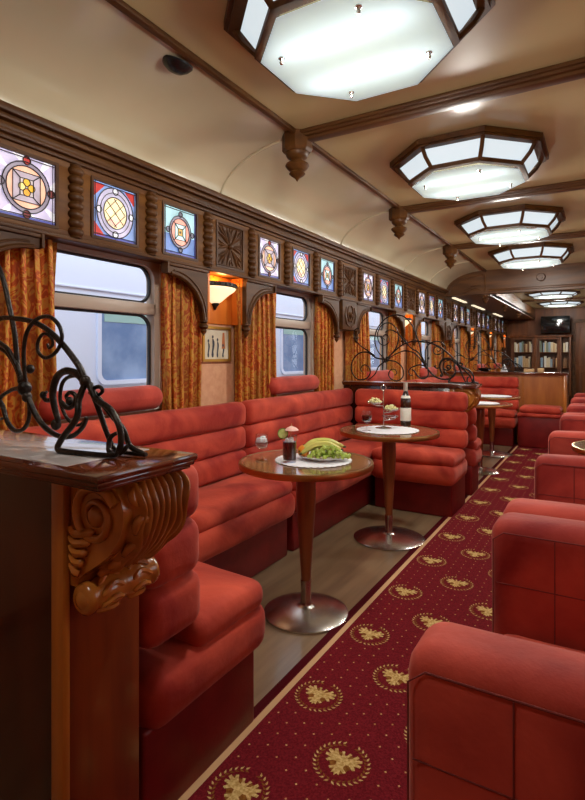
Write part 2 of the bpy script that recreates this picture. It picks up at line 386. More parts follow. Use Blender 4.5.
# passing carriage on the next track
car = thing('passing_carriage', 'white passenger carriage standing on the next track outside the windows', 'train carriage', (-3.9, 6, 0))
bb = MB(); bb.box(-6.4, -3.86, -4, 20, .25, 2.9, .15, 3); bb.build('body', carriage, car)
MB().box(-3.865, -3.845, -4, 20, 1.83, 1.85, .004).build('rain_strip', carriage, car)
for c in (.75, 3.78, 6.85, 9.9, 12.9):
    f = MB(); f.ring(rrect(c, 1.36, .68, .37, .09, x=-3.87), rrect(c, 1.36, .64, .33, .07, x=-3.87), (.035, 0, 0)); fo = f.build('window_frame', carriage, car)
    p = MB(); p.prism(rrect(c, 1.36, .645, .335, .07, x=-3.868), (.016, 0, 0)); p.build('pane', carr_g, fo)
    MB().box(-3.852, -3.848, c - .6, c + .6, 1.56, 1.68).build('blind', carr_b, fo)
MB().box(-9, -2.4, -6, 24, -.4, -.3).build('ground', ground_m, smooth=None, kind='structure')

# ------------------------------------------------------------------ frieze over the windows
fz = MB()
ZB, ZT = 1.79, 2.15
fz.box(XL, XF, Y0, Y1, ZB, 1.825, .004); fz.box(XL, XF, Y0, Y1, 2.105, 2.16, .004); fz.box(XL, XF - .03, Y0, Y1, 1.82, 2.11)
k0, k1 = -5, 28
centers = [1.335 + PITCH * k for k in range(k0, k1) if 1.335 + PITCH * k < Y1 - .15]
for c in centers: fz.box(XL, XF, c + PITCH / 2 - .085, c + PITCH / 2 + .085, 1.82, 2.11, .003)
fz.build('trim_4', oak, kind='structure')
cn = MB()           # stepped cornice above it
for (z0, z1, x) in ((2.135, 2.155, -2.085), (2.155, 2.175, -2.068), (2.172, 2.205, -2.082), (2.205, 2.228, -2.058), (2.228, 2.262, -2.038)):
    cn.box(XL, x, Y0, Y1, z0, z1, .006)
cn.build('trim_5', oak_d, kind='structure')
cr = MB(); cr.box(0, .0, 0, 0, 0, 0) if False else None
MB().box(XF - .02, XF + .012, Y0, Y1, ZB - .012, ZB + .006, .004).build('trim_6', oak_d, kind='structure')
# right-hand cornice (mirror, plain)
MB().box(2 * XC + 2.05, XR, Y0, Y1, 1.82, 2.262, .006).build('trim_7', oak_d, kind='structure')

ORD = ['nearest', 'second', 'third', 'fourth', 'fifth', 'sixth', 'seventh']
def circ(r, n=32, cy_=0, cz=0, ry=1.0, x=0.0, a0=0):
    return [(x, cy_ + r * math.cos(a0 + 2 * PI * i / n) * ry, cz + r * math.sin(a0 + 2 * PI * i / n)) for i in range(n)]
def stained(design):
    """returns frame, glass and lead for one panel about its own centre (face towards +x)"""
    g = MB(); l = MB(); H = .136; names = []
    def m(key, rgb, k=.62):
        mm = sg(key, rgb, k)
        if mm not in names: names.append(mm)
        g.mi = names.index(mm)
    def q(y0, y1, z0, z1, x): g.poly([(x, y0, z0), (x, y1, z0), (x, y1, z1), (x, y0, z1)])
    def line(p, r=.0024, cl=False): l.tube([(.006, a, b_) for a, b_ in p], r, 5, closed=cl)
    def cl(r, cy_=0, cz=0, ry=1.0, rr=.0026): line([(p[1], p[2]) for p in circ(r, 28, cy_, cz, ry)], rr, True)
    def an(r0, r1, x, ry=1.0):
        A, B = circ(r0, 28, ry=ry, x=x), circ(r1, 28, ry=ry, x=x)
        for i in range(28): g.poly([A[i], A[(i + 1) % 28], B[(i + 1) % 28], B[i]])
    def disc(r, x, cy_=0, cz=0, ry=1.0, n=24): g.poly(circ(r, n, cy_, cz, ry, x))
    if design == 0:
        m('lavender', (190, 182, 214)); q(-H, H, -H, H, 0)
        m('pearl', (226, 224, 236), .7)
        for a in range(8):
            t = a * PI / 4 + .2; g.poly([(.0006, .09 * math.cos(t - .1), .09 * math.sin(t - .1)), (.0006, min(H, max(-H, .19 * math.cos(t - .14))), min(H, max(-H, .19 * math.sin(t - .14)))), (.0006, min(H, max(-H, .19 * math.cos(t + .14))), min(H, max(-H, .19 * math.sin(t + .14))))])
        m('blue', (70, 76, 160)); q(-H, H, -H, -H + .014, .001); q(-H, -H + .012, -H, H, .001)
        m('grey', (150, 140, 160), .5); an(.09, .108, .0015); m('peach', (240, 178, 144), .75); disc(.09, .0015)
        m('mauve', (176, 160, 176), .6); q(-.062, .062, -.062, .062, .002); m('stone', (204, 190, 190)); q(-.03, .03, -.036, .036, .0025)
        for (y, z, kk, rgb) in ((0, .021, 'amber', (236, 180, 30)), (0, -.021, 'amber2', (226, 150, 20)), (-.021, 0, 'straw', (232, 206, 120)), (.021, 0, 'amber', (236, 180, 30))):
            m(kk, rgb, .8); disc(.016, .003, y, z, n=14); cl(.016, y, z, rr=.0018)
        for (y, z, kk, rgb) in ((0, .114, 'red', (190, 36, 30)), (-.114, 0, 'grey', (150, 140, 160)), (.114, 0, 'oxblood', (120, 36, 36)), (0, -.114, 'oxblood', (120, 36, 36))):
            m(kk, rgb, .5); disc(.017, .003, y, z, n=14); cl(.017, y, z)
        for s1 in (-1, 1):
            for s2 in (-1, 1): line([(s1 * .062, s2 * .062), (s1 * .03, s2 * .036)])
        line([(-.062, -.062), (.062, -.062), (.062, .062), (-.062, .062)], cl=True); line([(-.03, -.036), (.03, -.036), (.03, .036), (-.03, .036)], cl=True)
        cl(.108); cl(.09)
    elif design == 1:
        m('sky', (120, 150, 210)); q(-H, H, -H, H, 0); m('red', (190, 36, 30), .6)
        for s1 in (-1, 1):
            for s2 in (-1, 1):
                if (s1, s2) != (1, -1): g.poly([(.001, s1 * .125, s2 * .125), (.001, s1 * .125, s2 * .06), (.001, s1 * .06, s2 * .125)])
        m('blue', (70, 76, 160)); q(-H, H, -H, -H + .02, .0008)
        m('lilac', (184, 178, 206)); an(.078, .124, .0015, .92); m('cream', (248, 220, 170), .8); disc(.078, .0018, ry=.92, n=28); m('pinkglass', (240, 190, 170), .7)
        for y in (-.02, .02): disc(.02, .0022, y, -.05, n=10)
        for d in (-.062, 0, .062):
            for s_ in (-1, 1):
                pts = [(d + t * .01, s_ * t * .01) for t in range(-9, 10) if ((d + t * .01) / .92) ** 2 + (t * .01) ** 2 < .078 ** 2]
                if len(pts) > 1: line([pts[0], pts[-1]], .0018)
        for (y, z) in ((0, .108), (0, -.108), (.1, 0), (-.1, 0)):
            m('pearl', (226, 224, 236), .7); disc(.016, .003, y, z, n=12); cl(.016, y, z)
        cl(.124, ry=.92); cl(.078, ry=.92); cl(.1, ry=.92, rr=.0018)
    else:
        m('aqua', (150, 196, 206), .7); q(-H, H, -.02, H, 0); m('cobalt', (84, 120, 190)); q(-H, H, -H, -.02, 0)
        m('blue', (70, 76, 160)); q(-H, H, -H, -H + .016, .001); q(H - .014, H, -H, H, .001)
        m('grey', (150, 140, 160), .5); an(.078, .094, .0015, .95); m('coral', (232, 150, 130), .7); disc(.078, .0015, ry=.95, n=28)
        m('pale', (190, 220, 220), .75); q(-.045, .045, -.045, .045, .002); m('ochreglass', (200, 160, 70), .6); q(-.02, .02, -.02, .02, .0025)
        m('dark', (40, 36, 40), .2); disc(.008, .003, n=8)
        for (y, z) in ((0, .102), (0, -.102), (.1, 0), (-.1, 0)):
            m('steelglass', (110, 110, 130), .4); disc(.015, .003, y, z, n=12); cl(.015, y, z)
        for s1 in (-1, 1):
            for s2 in (-1, 1): line([(s1 * .055, s2 * .055), (s1 * .02, s2 * .02)])
        line([(-.045, -.045), (.045, -.045), (.045, .045), (-.045, .045)], cl=True); line([(-.02, -.02), (.02, -.02), (.02, .02), (-.02, .02)], cl=True)
        cl(.094, ry=.95); cl(.078, ry=.95)
    line([(-H, -H), (H, -H), (H, H), (-H, H)], .003, True); line([(-H + .014, -H), (-H + .014, H)], .002); line([(H - .014, -H), (H - .014, H)], .002)
    line([(-H, -H + .016), (H, -H + .016)], .002); line([(-H, H - .012), (H, H - .012)], .002)
    line([(0, .13), (0, H)], .002); line([(0, -.13), (0, -H)], .002); line([(.125, 0), (H, 0)], .002); line([(-.125, 0), (-H, 0)], .002)
    return g, l, names
DN = ['yellow flower in circle', 'cream lattice oval', 'coral and aqua medallion']
protos = {}
def frame_bm():
    f = MB(); o = [(-.012, -.148, -.148), (-.012, .148, -.148), (-.012, .148, .148), (-.012, -.148, .148)]; i_ = [(-.012, -.134, -.134), (-.012, .134, -.134), (-.012, .134, .134), (-.012, -.134, .134)]
    f.ring(o, i_, (.024, 0, 0)); return f
carve = None
def carved_panel_bm():
    f = MB(); f.box(-.012, .0, -.138, .138, -.138, .138)
    for a in range(8):       # petals of the carved rosette
        t = a * PI / 4 + PI / 8 * 0
        R = .125 if a % 2 == 0 else .165
        for off in (-.16, 0, .16):
            pts = [(.002, math.cos(t + off * k_ / 6 * 1.6) * R * k_ / 6, math.sin(t + off * k_ / 6 * 1.6) * R * k_ / 6) for k_ in range(1, 7)]
            pts = [(x, max(-.128, min(.128, y)), max(-.128, min(.128, z))) for x, y, z in pts]
            f.tube(pts, [.004, .009, .011, .010, .007, .003], 6)
    f.sphere((.004, 0, 0), .02, 10)
    for s_ in (-1, 1):
        f.tube([(.002, s_ * .128, -.128), (.002, s_ * .128, .128)], .005, 6); f.tube([(.002, -.128, s_ * .128), (.002, .128, s_ * .128)], .005, 6)
    return f
for k, c in enumerate(centers):
    kk = round((c - 1.335) / PITCH); ph = kk % 4; wi = kk // 4
    if wi < 0 and kk < -1: continue
    loc = (XF - .008, c, 1.965)
    if ph < 3:
        wname = ORD[wi] + ' window' if wi < len(ORD) else 'end'
        if wi < 0: wname = 'left frame edge'
        pos = ['left', 'middle', 'right'][ph]
        lab = 'stained glass panel with %s, %s over %s' % (DN[ph], pos, wname)
        if ph not in protos:
            t = local('stained_glass_panel', lab, 'stained glass', loc, 'stained glass panels in the frieze')
            frame_bm().build('frame', oak_d, t); g, l, names = stained(ph)
            g.build('glass', names, t, smooth=None, flip=False); l.build('lead', lead, t); protos[ph] = t
        else: copy_tree(protos[ph], loc, lab)
    else:
        pn = ['first pier past the nearest window', 'pier above the near scrollwork partition', 'third pier with the second lit sconce', 'pier above the bar end', 'fifth pier', 'sixth pier', 'seventh pier']
        lab = 'square carved rosette panel in the frieze over the ' + (pn[wi] if 0 <= wi < 7 else 'left edge pier')
        if 3 not in protos:
            t = local('rosette_plaque', lab, 'carved panel', loc, 'carved rosette panels in the frieze')
            frame_bm().build('frame', oak_d, t); carved_panel_bm().build('rosette', oak_d, t); protos[3] = t
        else: copy_tree(protos[3], loc, lab)
# ringed half columns between the panels
def halfcol():
    prof = [(.0, -.168), (.03, -.168)]
    z = -.16
    for i in range(8):
        prof += [(.026, z), (.036, z + .008), (.04, z + .02), (.036, z + .032), (.026, z + .04)]; z += .04
    prof += [(.03, .168), (0, .168)]
    return MB().lathe(prof, (0, 0, 0), n=14, sx=.85)
hc = None
for c in centers:
    y = c + PITCH / 2
    if y < 1.0 or y > Y1 - .1: continue
    if hc is None:
        hc = halfcol().build('half_column', oak_d); hc.location = (XF, y, 1.962)
        tag(hc, 'ringed dark wood half column between the frieze panels over the windows', 'half column', 'ringed half columns of the frieze')
    else: d = hc.copy(); COL.objects.link(d); d.location = (XF, y, 1.962)

# ------------------------------------------------------------------ curtains, arched brackets, pier fittings
def curtain(y0, y1, z0, z1, x, folds, label, seed):
    rnd = random.Random(seed); n = folds * 14; m_ = 22; b = MB(); ph = rnd.uniform(0, 6); rows = []; uvs = {}
    amps = [rnd.uniform(.7, 1.0) for _ in range(folds + 2)]
    for j in range(m_ + 1):
        s_ = j / m_; z = z0 + (z1 - z0) * s_; row = []
        for i in range(n + 1):
            t = i / n; k = t * folds; a = 2 * PI * k + .7 * math.sin(4 * t + 1.5 * s_ + ph)
            am = .046 * amps[int(k)] * (1 - .35 * s_ ** 6)
            row.append((x + am * math.sin(a), y0 + (y1 - y0) * t + .020 * math.sin(2 * a) + .006 * math.sin(5 * s_ + k), z))
        rows.append(row)
    F = [[b.v(p) for p in r] for r in rows]; Bk = [[b.v((p[0] - .005, p[1], p[2])) for p in r] for r in rows]
    for j in range(m_ + 1):
        u = seed * 1.7
        for i in range(n + 1):
            if i: u += (Vector(rows[j][i]) - Vector(rows[j][i - 1])).length
            uvs[F[j][i]] = uvs[Bk[j][i]] = (u, rows[j][i][2])
    for j in range(m_):
        for i in range(n):
            b.f([F[j][i], F[j][i + 1], F[j + 1][i + 1], F[j + 1][i]]); b.f([Bk[j][i], Bk[j + 1][i], Bk[j + 1][i + 1], Bk[j][i + 1]])
    for j in range(m_):
        for i in (0, n): b.f([F[j][i], F[j + 1][i], Bk[j + 1][i], Bk[j][i]])
    for i in range(n):
        for j in (0, m_): b.f([F[j][i], F[j][i + 1], Bk[j][i + 1], Bk[j][i]])
    ul = b.bm.loops.layers.uv.new('weave')
    for f_ in b.bm.faces:
        for l in f_.loops: l[ul].uv = uvs[l.vert]
    o = b.build('curtain', curt, smooth=80); return tag(o, label, 'curtain', 'damask curtains at the windows')
def bracket_bm(sgn, w_=.36):
    """arched spandrel: pier end at local y=0, running to y=sgn*w_"""
    top = ZB - .006; pts = [(0, 0, top), (0, 0, 1.47), (0, sgn * .035, 1.47)]
    for i in range(11):
        a = PI / 2 * i / 10; pts.append((0, sgn * (.035 + (w_ - .075) * (1 - math.cos(a))), 1.47 + (.25) * math.sin(a)))
    pts += [(0, sgn * w_, 1.72), (0, sgn * w_, top)]
    b = MB(); b.prism(pts, (.035, 0, 0))
    arc = [(.035, sgn * (.035 + (w_ - .075) * (1 - math.cos(PI / 2 * i / 14))), 1.47 + .25 * math.sin(PI / 2 * i / 14)) for i in range(15)]
    b.tube(arc, .011, 6); b.tube([(p[0], p[1] - sgn * .022, p[2] + .02) for p in arc], .006, 6)
    b.box(.0, .05, min(sgn * (w_ - .012), sgn * w_), max(sgn * (w_ - .012), sgn * w_) , 1.72, top)
    b.box(.0, .046, min(0, sgn * w_), max(0, sgn * w_), top - .022, top, .003)
    return b
def pend_bm(sgn):
    return MB().lathe([(0, 0), (.024, 0), (.026, -.012), (.016, -.02), (.028, -.032), (.03, -.044), (.016, -.058), (.02, -.066), (.014, -.08), (.005, -.09), (0, -.1)], (.018, sgn * .018, 1.472), n=14)
bp = {}
def place_bracket(y, sgn, label):
    loc = (XF - .04, y, 0)
    if sgn in bp: return copy_tree(bp[sgn], loc, label)
    t = local('arched_bracket', label, 'bracket', loc, 'arched curtain brackets'); bracket_bm(sgn).build('board', oak_d, t); pend_bm(sgn).build('pendant', oak_d, t); bp[sgn] = t
for i, c in enumerate(WIN):
    o = ORD[i]
    curtain(c - .76, c - .26, .55, ZB - .01, -2.192, 7, 'gold and orange damask curtain left of the %s window' % o, i * 2 + 1)
    curtain(c + .415, c + .75, .55, ZB - .01, -2.192, 5, 'gold and orange damask curtain right of the %s window' % o, i * 2 + 2)
    place_bracket(c - .755, 1, 'arched wooden bracket over the curtain left of the %s window' % o)
    place_bracket(c + .715, -1, 'arched wooden bracket over the curtain right of the %s window' % o)
    r_ = MB(); r_.tube([(-2.15, c - .4, 1.745), (-2.15, c + .4, 1.745)], .008, 8) if False else None
# sconces on the piers
def sconce(y, label, first):
    t = local('wall_sconce', label, 'wall lamp', (XL, y, 1.68), 'orange lit wall sconces')
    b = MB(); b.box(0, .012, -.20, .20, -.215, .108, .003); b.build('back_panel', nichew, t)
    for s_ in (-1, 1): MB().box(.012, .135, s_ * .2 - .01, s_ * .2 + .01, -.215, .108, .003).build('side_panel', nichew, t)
    b = MB(); prof = [(0, -.085), (.03, -.08), (.055, -.066), (.085, -.042), (.115, -.018), (.15, .002), (.166, .018), (.168, .03), (.15, .032), (.12, .0), (.05, -.05), (0, -.07)]
    b.lathe(prof, (.014, 0, 0), n=24, a0=-PI / 2, a1=PI / 2, sx=.78); b.build('bowl', bowlglow, t)
    b = MB(); b.lathe([(.166, .022), (.174, .03), (.172, .052), (.162, .052), (.162, .03)], (.014, 0, 0), n=24, a0=-PI / 2, a1=PI / 2, sx=.78)
    for q in range(13):
        a = -PI / 2 + PI * (q + .5) / 13; b.sphere((.014 + .172 * .78 * math.cos(a), .172 * math.sin(a), .04), .008, 8)
    b.build('rim', brass if False else lead, t)
    MB().lathe([(0, -.125), (.008, -.118), (.016, -.1), (.026, -.09), (.03, -.078), (0, -.07)], (.02, 0, 0), n=12).build('finial', lead, t)
    light('bulb', 'POINT', (.075, 0, .06), SCONCE_W, (1, .52, .16), t, .03)
    return t
sc0 = None
for y, lab in ((2.745, 'lit glass bowl sconce beside the nearest window above the framed print'), (6.505, 'lit glass bowl sconce behind the partition scrollwork'),
               (10.265, 'lit sconce on the third pier before the end wall'), (12.145, 'lit sconce on the second pier before the end wall'), (13.95, 'lit sconce farthest away by the end wall')):
    if sc0 is None: sc0 = sconce(y, lab, True)
    else: copy_tree(sc0, (XL, y, 1.68), lab)
# carved boxes on the piers over the partitions
def carved_box(y, label):
    t = local('carved_pier_box', label, 'carved box', (XL, y, 1.5), 'carved boxes on the piers')
    MB().box(0, .155, -.165, .165, 0, .282, .008).build('box', oak_d, t)
    b = MB()
    for s_ in (-1, 1):
        pts = [(.158, s_ * (.02 + .05 * math.sin(a) * (1 - a / 9)), .14 + .09 * math.cos(a) * (1 - a / 9)) for a in [i * .4 for i in range(20)]]
        b.tube(pts, .008, 6)
        b.tube([(.158, s_ * .02, .03), (.158, s_ * .09, .06), (.158, s_ * .12, .14), (.158, s_ * .09, .22)], [.004, .01, .01, .004], 6)
    b.sphere((.158, 0, .14), .025, 10); b.build('relief', oak_d, t); return t
cb = carved_box(4.625, 'dark carved box on the pier at the scrollwork partition'); copy_tree(cb, (XL, 8.385, 1.5), 'dark carved box on the pier at the bar')
# framed print
pt = thing('framed_print', 'gilt framed print of dark figures on pier under the first sconce', 'picture', (XL, 2.77, 1.33))
b = MB(); sq = lambda h, w__: [(XL, 2.775 - w__, 1.33 - h), (XL, 2.775 + w__, 1.33 - h), (XL, 2.775 + w__, 1.33 + h), (XL, 2.775 - w__, 1.33 + h)]
b.ring(sq(.118, .15), sq(.1, .132), (.02, 0, 0)); b.build('frame', gold, pt)
b = MB(); b.box(XL, XL + .008, 2.645, 2.905, 1.23, 1.43)
b.mi = 1
for (y, h, w__) in ((2.69, .12, .02), (2.735, .15, .026), (2.785, .13, .02), (2.845, .09, .02)):
    b.poly([(XL + .009, y + w__ * (.55 + .45 * math.sin(q * 1.7)) * math.cos(q), 1.24 + h * .42 + h * .42 * math.sin(q)) for q in [2 * PI * i / 16 for i in range(16)]])
    b.poly([(XL + .0094, y + .009 * math.cos(q), 1.24 + h * .92 + .011 * math.sin(q)) for q in [2 * PI * i / 10 for i in range(10)]])
b.mi = 2; b.poly([(XL + .0092, 2.83, 1.3), (XL + .0092, 2.87, 1.3), (XL + .0092, 2.86, 1.41), (XL + .0092, 2.84, 1.41)])
b.build('print', [art_m, art_d, art_r], pt, smooth=None, flip=False)

# ------------------------------------------------------------------ ceiling beams, pendants, lamps
def pendant_prof(): return [(0, -.21), (.006, -.2), (.012, -.19), (.03, -.178), (.042, -.165), (.034, -.15), (.05, -.138), (.062, -.12), (.058, -.108), (.036, -.098), (.032, -.085), (.05, -.074), (.058, -.06), (.06, -.048), (.06, -.04), (0, -.04)]
BE = [2.60, 4.35, 6.12]
bl = ['nearest', 'second', 'third']
for i, y in enumerate(BE):
    t = thing('ceiling_beam', '%s moulded wooden beam crossing the cream ceiling' % bl[i], 'beam', (XC, y, CZ), 'moulded ceiling beams')
    b = MB()
    for (h, d) in ((.062, .022), (.05, .036), (.03, .052)): b.box(XT, 2 * XC - XT, y - h, y + h, CZ - d, CZ - .001, .005)
    b.build('moulding', beamw, t)
    for xx in (XT - .02, 2 * XC - XT + .02):
        b = MB()
        for a in range(8): pass
        b.lathe([(0, .02), (.088, .02), (.088, -.085), (.076, -.10), (.0, -.10)], (xx, y, CZ - .005), n=8, a0=PI / 8, a1=2 * PI + PI / 8)
        bo = b.build('boss', oak_d, t, smooth=25)
        MB().lathe([(r * 1.12, h - .055) for r, h in pendant_prof()], (xx, y, CZ - .005), n=20).build('pendant', oak_d, bo)
# bead ribs across the cove
for i, y in enumerate(BE + [YA - .9]):
    b = MB(); b.tube([(x, y, z - .002) for x, z in cp[:11]], .009, 6); b.build('trim_%d' % (8 + i), cream_c, kind='structure')
# archway beam where the ceiling drops
b = MB(); n = 11
L = [(x - .0, z + .03) for x, z in cp[:11]]; out = [(-2.25, 2.17)] + [(-2.1, 2.2)] + L + [(2 * XC - x, z) for x, z in reversed(L)] + [(XR, 2.2), (XR, 2.17)]
b.prism([(x, YA, z) for x, z in out], (0, .14, 0))
b.box(-1.45, 2 * XC + 1.45, YA - .02, YA, 2.2, 2.235, .006); pass
for s_ in (0, 1):
    X = lambda x: x if s_ == 0 else 2 * XC - x
    a_ = [(X(-1.52 - .5 * math.sin(q)), YA - .004, 2.2 + .25 * math.cos(q)) for q in [PI / 2 * i / 10 for i in range(11)]]
    b.tube(a_, .012, 6); b.tube([(X(-1.5), YA - .004, 2.2), (X(-1.5), YA - .004, 2.46)], .012, 6)
    for j in range(4):
        b.tube([(X(-1.55 - .1 * k_ * .8), YA - .003, 2.22 + .05 * j + .03 * math.sin(k_ * 1.3 + j)) for k_ in range(5 - j)], [.008, .012, .01, .008, .004][:5 - j], 6) if j < 3 else None
b.lathe([(0, -.02), (.05, -.02), (.06, 0), (.05, .006), (.03, 0), (.024, -.03), (0, -.03)], (XC, YA - .02, 2.36), axis='y', n=20)
b.build('trim_12', beamw, kind='structure', smooth=30)
fp = None
for (x, y, lab) in ((-1.5, 8.16, 'small wooden drop pendant under the archway beam'), (-1.5, 9.9, 'small wooden drop pendant under the soffit beyond the archway'), (-1.5, 11.7, 'small drop pendant under the soffit before the end wall')):
    if fp is None:
        fp = MB().lathe([(r * .8, h * .8) for r, h in pendant_prof()], (0, 0, .04), n=16).build('drop_pendant', beamw); fp.location = (x, y, 2.152); tag(fp, lab, 'pendant', 'drop pendants under the soffit')
    else:
        d = fp.copy(); COL.objects.link(d); d.location = (x, y, 2.152); d['label'] = lab
for (y0, y1, lab) in ((8.35, 9.2, 'bright slit light along the soffit just past the archway'), (9.75, 10.8, 'bright slit light along the soffit, second past the archway'), (11.9, 12.9, 'bright slit light along the soffit nearest the end wall')):
    o = MB().box(-2.04, -1.99, y0, y1, 2.155, 2.172, .003).build('slit_light', slitglow); tag(o, lab, 'light', 'slit lights along the soffit')

def octo(R, z, k=.40):         # regular octagon, flats along x and y
    k = R * math.tan(PI / 8); return [(R, -k, z), (R, k, z), (k, R, z), (-k, R, z), (-R, k, z), (-R, -k, z), (-k, -R, z), (k, -R, z)]
def ceiling_lamp(loc, label, drop=0.0):
    t = local('ceiling_lamp', label, 'ceiling lamp', loc, 'octagonal ceiling lamps')
    RO, RI, ZI = .425, .315, -.15
    b = MB(); b.ring(octo(RO + .03, 0), octo(RO - .03, 0), (0, 0, -.03)); b.ring(octo(RO + .015, -.03), octo(RO - .03, -.03), (0, 0, -.012)); b.build('outer_frame', oak_d, t, smooth=20)
    b = MB(); b.ring(octo(RI + .03, ZI), octo(RI - .006, ZI), (0, 0, .024)); b.build('inner_frame', oak_d, t, smooth=20)
    O, I = octo(RO - .01, -.032), octo(RI + .02, ZI + .012); O2, I2 = octo(RO - .02, -.026), octo(RI + .012, ZI + .014)
    for i in range(8):
        a, c = Vector(O[i]), Vector(I[i])
        MB().tube([a, a.lerp(c, .5) + Vector((a.x, a.y, 0)).normalized() * .012, c], .013, 6).build('rib', oak_d, t)
        j = (i + 1) % 8; p = MB(); q = [Vector(O2[i]), Vector(O2[j]), Vector(I2[j]), Vector(I2[i])]
        nrm = Vector(((q[0].x + q[1].x) / 2, (q[0].y + q[1].y) / 2, -.3)).normalized() * .006
        p.prism(q, -nrm); p.build('side_pane', lampglow, t, smooth=None)
    p = MB(); q = octo(RI + .008, ZI - .016); q2 = octo(RI + .008, ZI - .008)
    p.poly(q); p.mi = 1; p.poly(q2)
    for i in range(8): p.poly([q[i], q[(i + 1) % 8], q2[(i + 1) % 8], q2[i]])
    p.build('hung_plate', [frost, plate_g], t, smooth=None, flip=False)
    for (x, y) in ((.24, .12), (-.24, -.12), (-.12, .24), (.12, -.24)):
        MB().lathe([(0, ZI - .042), (.006, ZI - .040), (.008, ZI - .032), (.004, ZI - .024), (.012, ZI - .020), (.012, ZI - .016), (.003, ZI - .03), (.003, ZI + .01), (0, ZI + .01)], (x, y, 0), n=10).build('clip', steel, t)
    light('glow', 'POINT', (0, 0, ZI - .10), LAMP_W, (1, .96, .88), t, .10)
    for y in (-.13, .13):
        l_ = light('tube', 'AREA', (0, y, -.075), TUBE_W, (.84, .93, 1), t, .5, shape='RECTANGLE'); l_.data.size_y = .05
    return t
LY = [(0.06, 'unseen octagonal ceiling lamp added behind the camera'), (1.76, 'largest octagonal glass ceiling lamp at the top of the view'), (3.46, 'octagonal glass ceiling lamp second from the front'), (5.19, 'octagonal glass ceiling lamp third from the front'), (6.87, 'octagonal ceiling lamp just before the archway')]
l0 = ceiling_lamp((XC - .035, LY[1][0], CZ - .004), LY[1][1])
for y, lab in LY[:1] + LY[2:]:
    c_ = copy_tree(l0, (XC, y, CZ - .004), lab)
    if y < 1:  # unseen lamp continuing the row, added to light the foreground, dimmed
        for ch in c_.children:
            if ch.type == 'LIGHT' and ch.data.type == 'POINT': ch.data = ch.data.copy(); ch.data.energy = LAMP_W * .4
for y, lab in ((9.2, 'ceiling lamp just beyond the archway'), (10.9, 'middle ceiling lamp of three beyond the archway'), (12.9, 'farthest ceiling lamp near the end wall')):
    copy_tree(l0, (XC - .06, y, 2.418), lab).scale = (1, 1, .4)
for i, y in enumerate((10.05, 11.9)): MB().box(-1.47, -.02, y - .05, y + .05, 2.38, 2.42, .006).build('trim_%d' % (13 + i), beamw, kind='structure')
# dome speaker on the cove and small ceiling screws
t = thing('dome_speaker', 'small black dome set in the cream cove by the ceiling trim', 'speaker', (-1.60, 1.69, 2.50))
d = MB(); d.lathe([(0, -.035), (.03, -.03), (.055, -.014), (.07, .004), (.07, .012), (0, .012)], (0, 0, 0), n=20)
bmesh.ops.rotate(d.bm, verts=d.bm.verts[:], cent=(0, 0, 0), matrix=Matrix.Rotation(.33, 3, 'Y')); bmesh.ops.translate(d.bm, verts=d.bm.verts[:], vec=(-1.585, 1.69, 2.507)); d.build('dome', black, t)

# ------------------------------------------------------------------ carpet with wreathed eagles
CX0, CX1, CY0, CY1 = -1.06, .45, -.3, 8.12
b = MB(); b.box(CX0, CX1, CY0, CY1, .0005, .010)
for f_ in b.bm.faces: f_.material_index = 0
b.mi = 1; b.poly([(CX0, CY0, .0104), (CX0 + .035, CY0, .0104), (CX0 + .035, CY1, .0104), (CX0, CY1, .0104)])
b.mi = 2; b.poly([(-1.022, CY0, .0106), (-.998, CY0, .0106), (-.998, CY1, .0106), (-1.022, CY1, .0106)])
eag0 = [(0, .38), (.06, .42), (.10, .58), (.22, .54), (.15, .44), (.12, .28), (.26, .34), (.42, .60), (.52, .54), (.45, .38), (.68, .46), (.72, .34), (.52, .22), (.74, .20), (.72, .08), (.48, .06), (.62, -.12), (.52, -.18), (.32, -.02), (.19, -.04), (.15, -.22), (.36, -.38), (.29, -.47), (.13, -.36), (.16, -.62), (.06, -.55), (0, -.70)]
eag = [(x * .9, y * .9) for x, y in eag0]
eag0w = [(0, .36), (.14, .46), (.3, .42), (.5, .44), (.56, .2), (.5, -.06), (.34, -.2), (.28, -.4), (.12, -.52), (0, -.54)]
def medallion(cx, cy_, R=.088):
    z = .0112
    b.mi = 4
    for s_ in (-1, 1): b.poly([(cx + R * s_ * (x * 1.0), cy_ + R * (y * 1.0), z - .0004) for x, y in eag0w][::s_])
    b.mi = 3
    for s_ in (-1, 1):
        pts = [(cx + R * s_ * x, cy_ + R * y, z) for x, y in eag]
        f_ = b.poly(pts if s_ > 0 else pts[::-1])
    for i in range(30):
        a = 2 * PI * i / 30
        if abs(a - PI / 2) < .15: continue
        for (r0, sl) in ((.84, .16), (.93, -.02)):
            d = 1 if math.cos(a) > 0 else -1
            p = Vector((math.cos(a), math.sin(a))) * r0; tdir = Vector((-math.sin(a), math.cos(a))) * d; nd = Vector((math.cos(a), math.sin(a)))
            ax = (tdir + nd * (.9 if r0 > .9 else -.6)).normalized(); sd = Vector((-ax.y, ax.x)); l_ = .125; w_ = .042
            b.mi = 3 if r0 > .9 else 4
            b.poly([(cx + R * q.x, cy_ + R * q.y, z) for q in (p - ax * l_ * .5, p + sd * w_, p + ax * l_, p - sd * w_)])
meds = []
for col, (x, off) in enumerate(((-.892, 0), (-.685, .5), (-.478, 0), (-.271, .5), (-.064, 0))):
    for k in range(-2, 14): meds.append((x, 1.204 + .4875 * (k + off)))
for (x, y) in meds: medallion(x, y)
ok = lambda x, y: all((x - a) ** 2 + (y - c) ** 2 > .11 ** 2 for a, c in meds)
b.mi = 3
for i in range(0, 26):
    for j in range(0, 200):
        x, y = -.97 + .0517 * i, -.2 + .058 * j + (.029 if i % 2 else 0)
        if x < .4 and y < CY1 - .05 and ok(x, y): b.poly([(x - .004, y, .0108), (x, y - .004, .0108), (x + .004, y, .0108), (x, y + .004, .0108)])
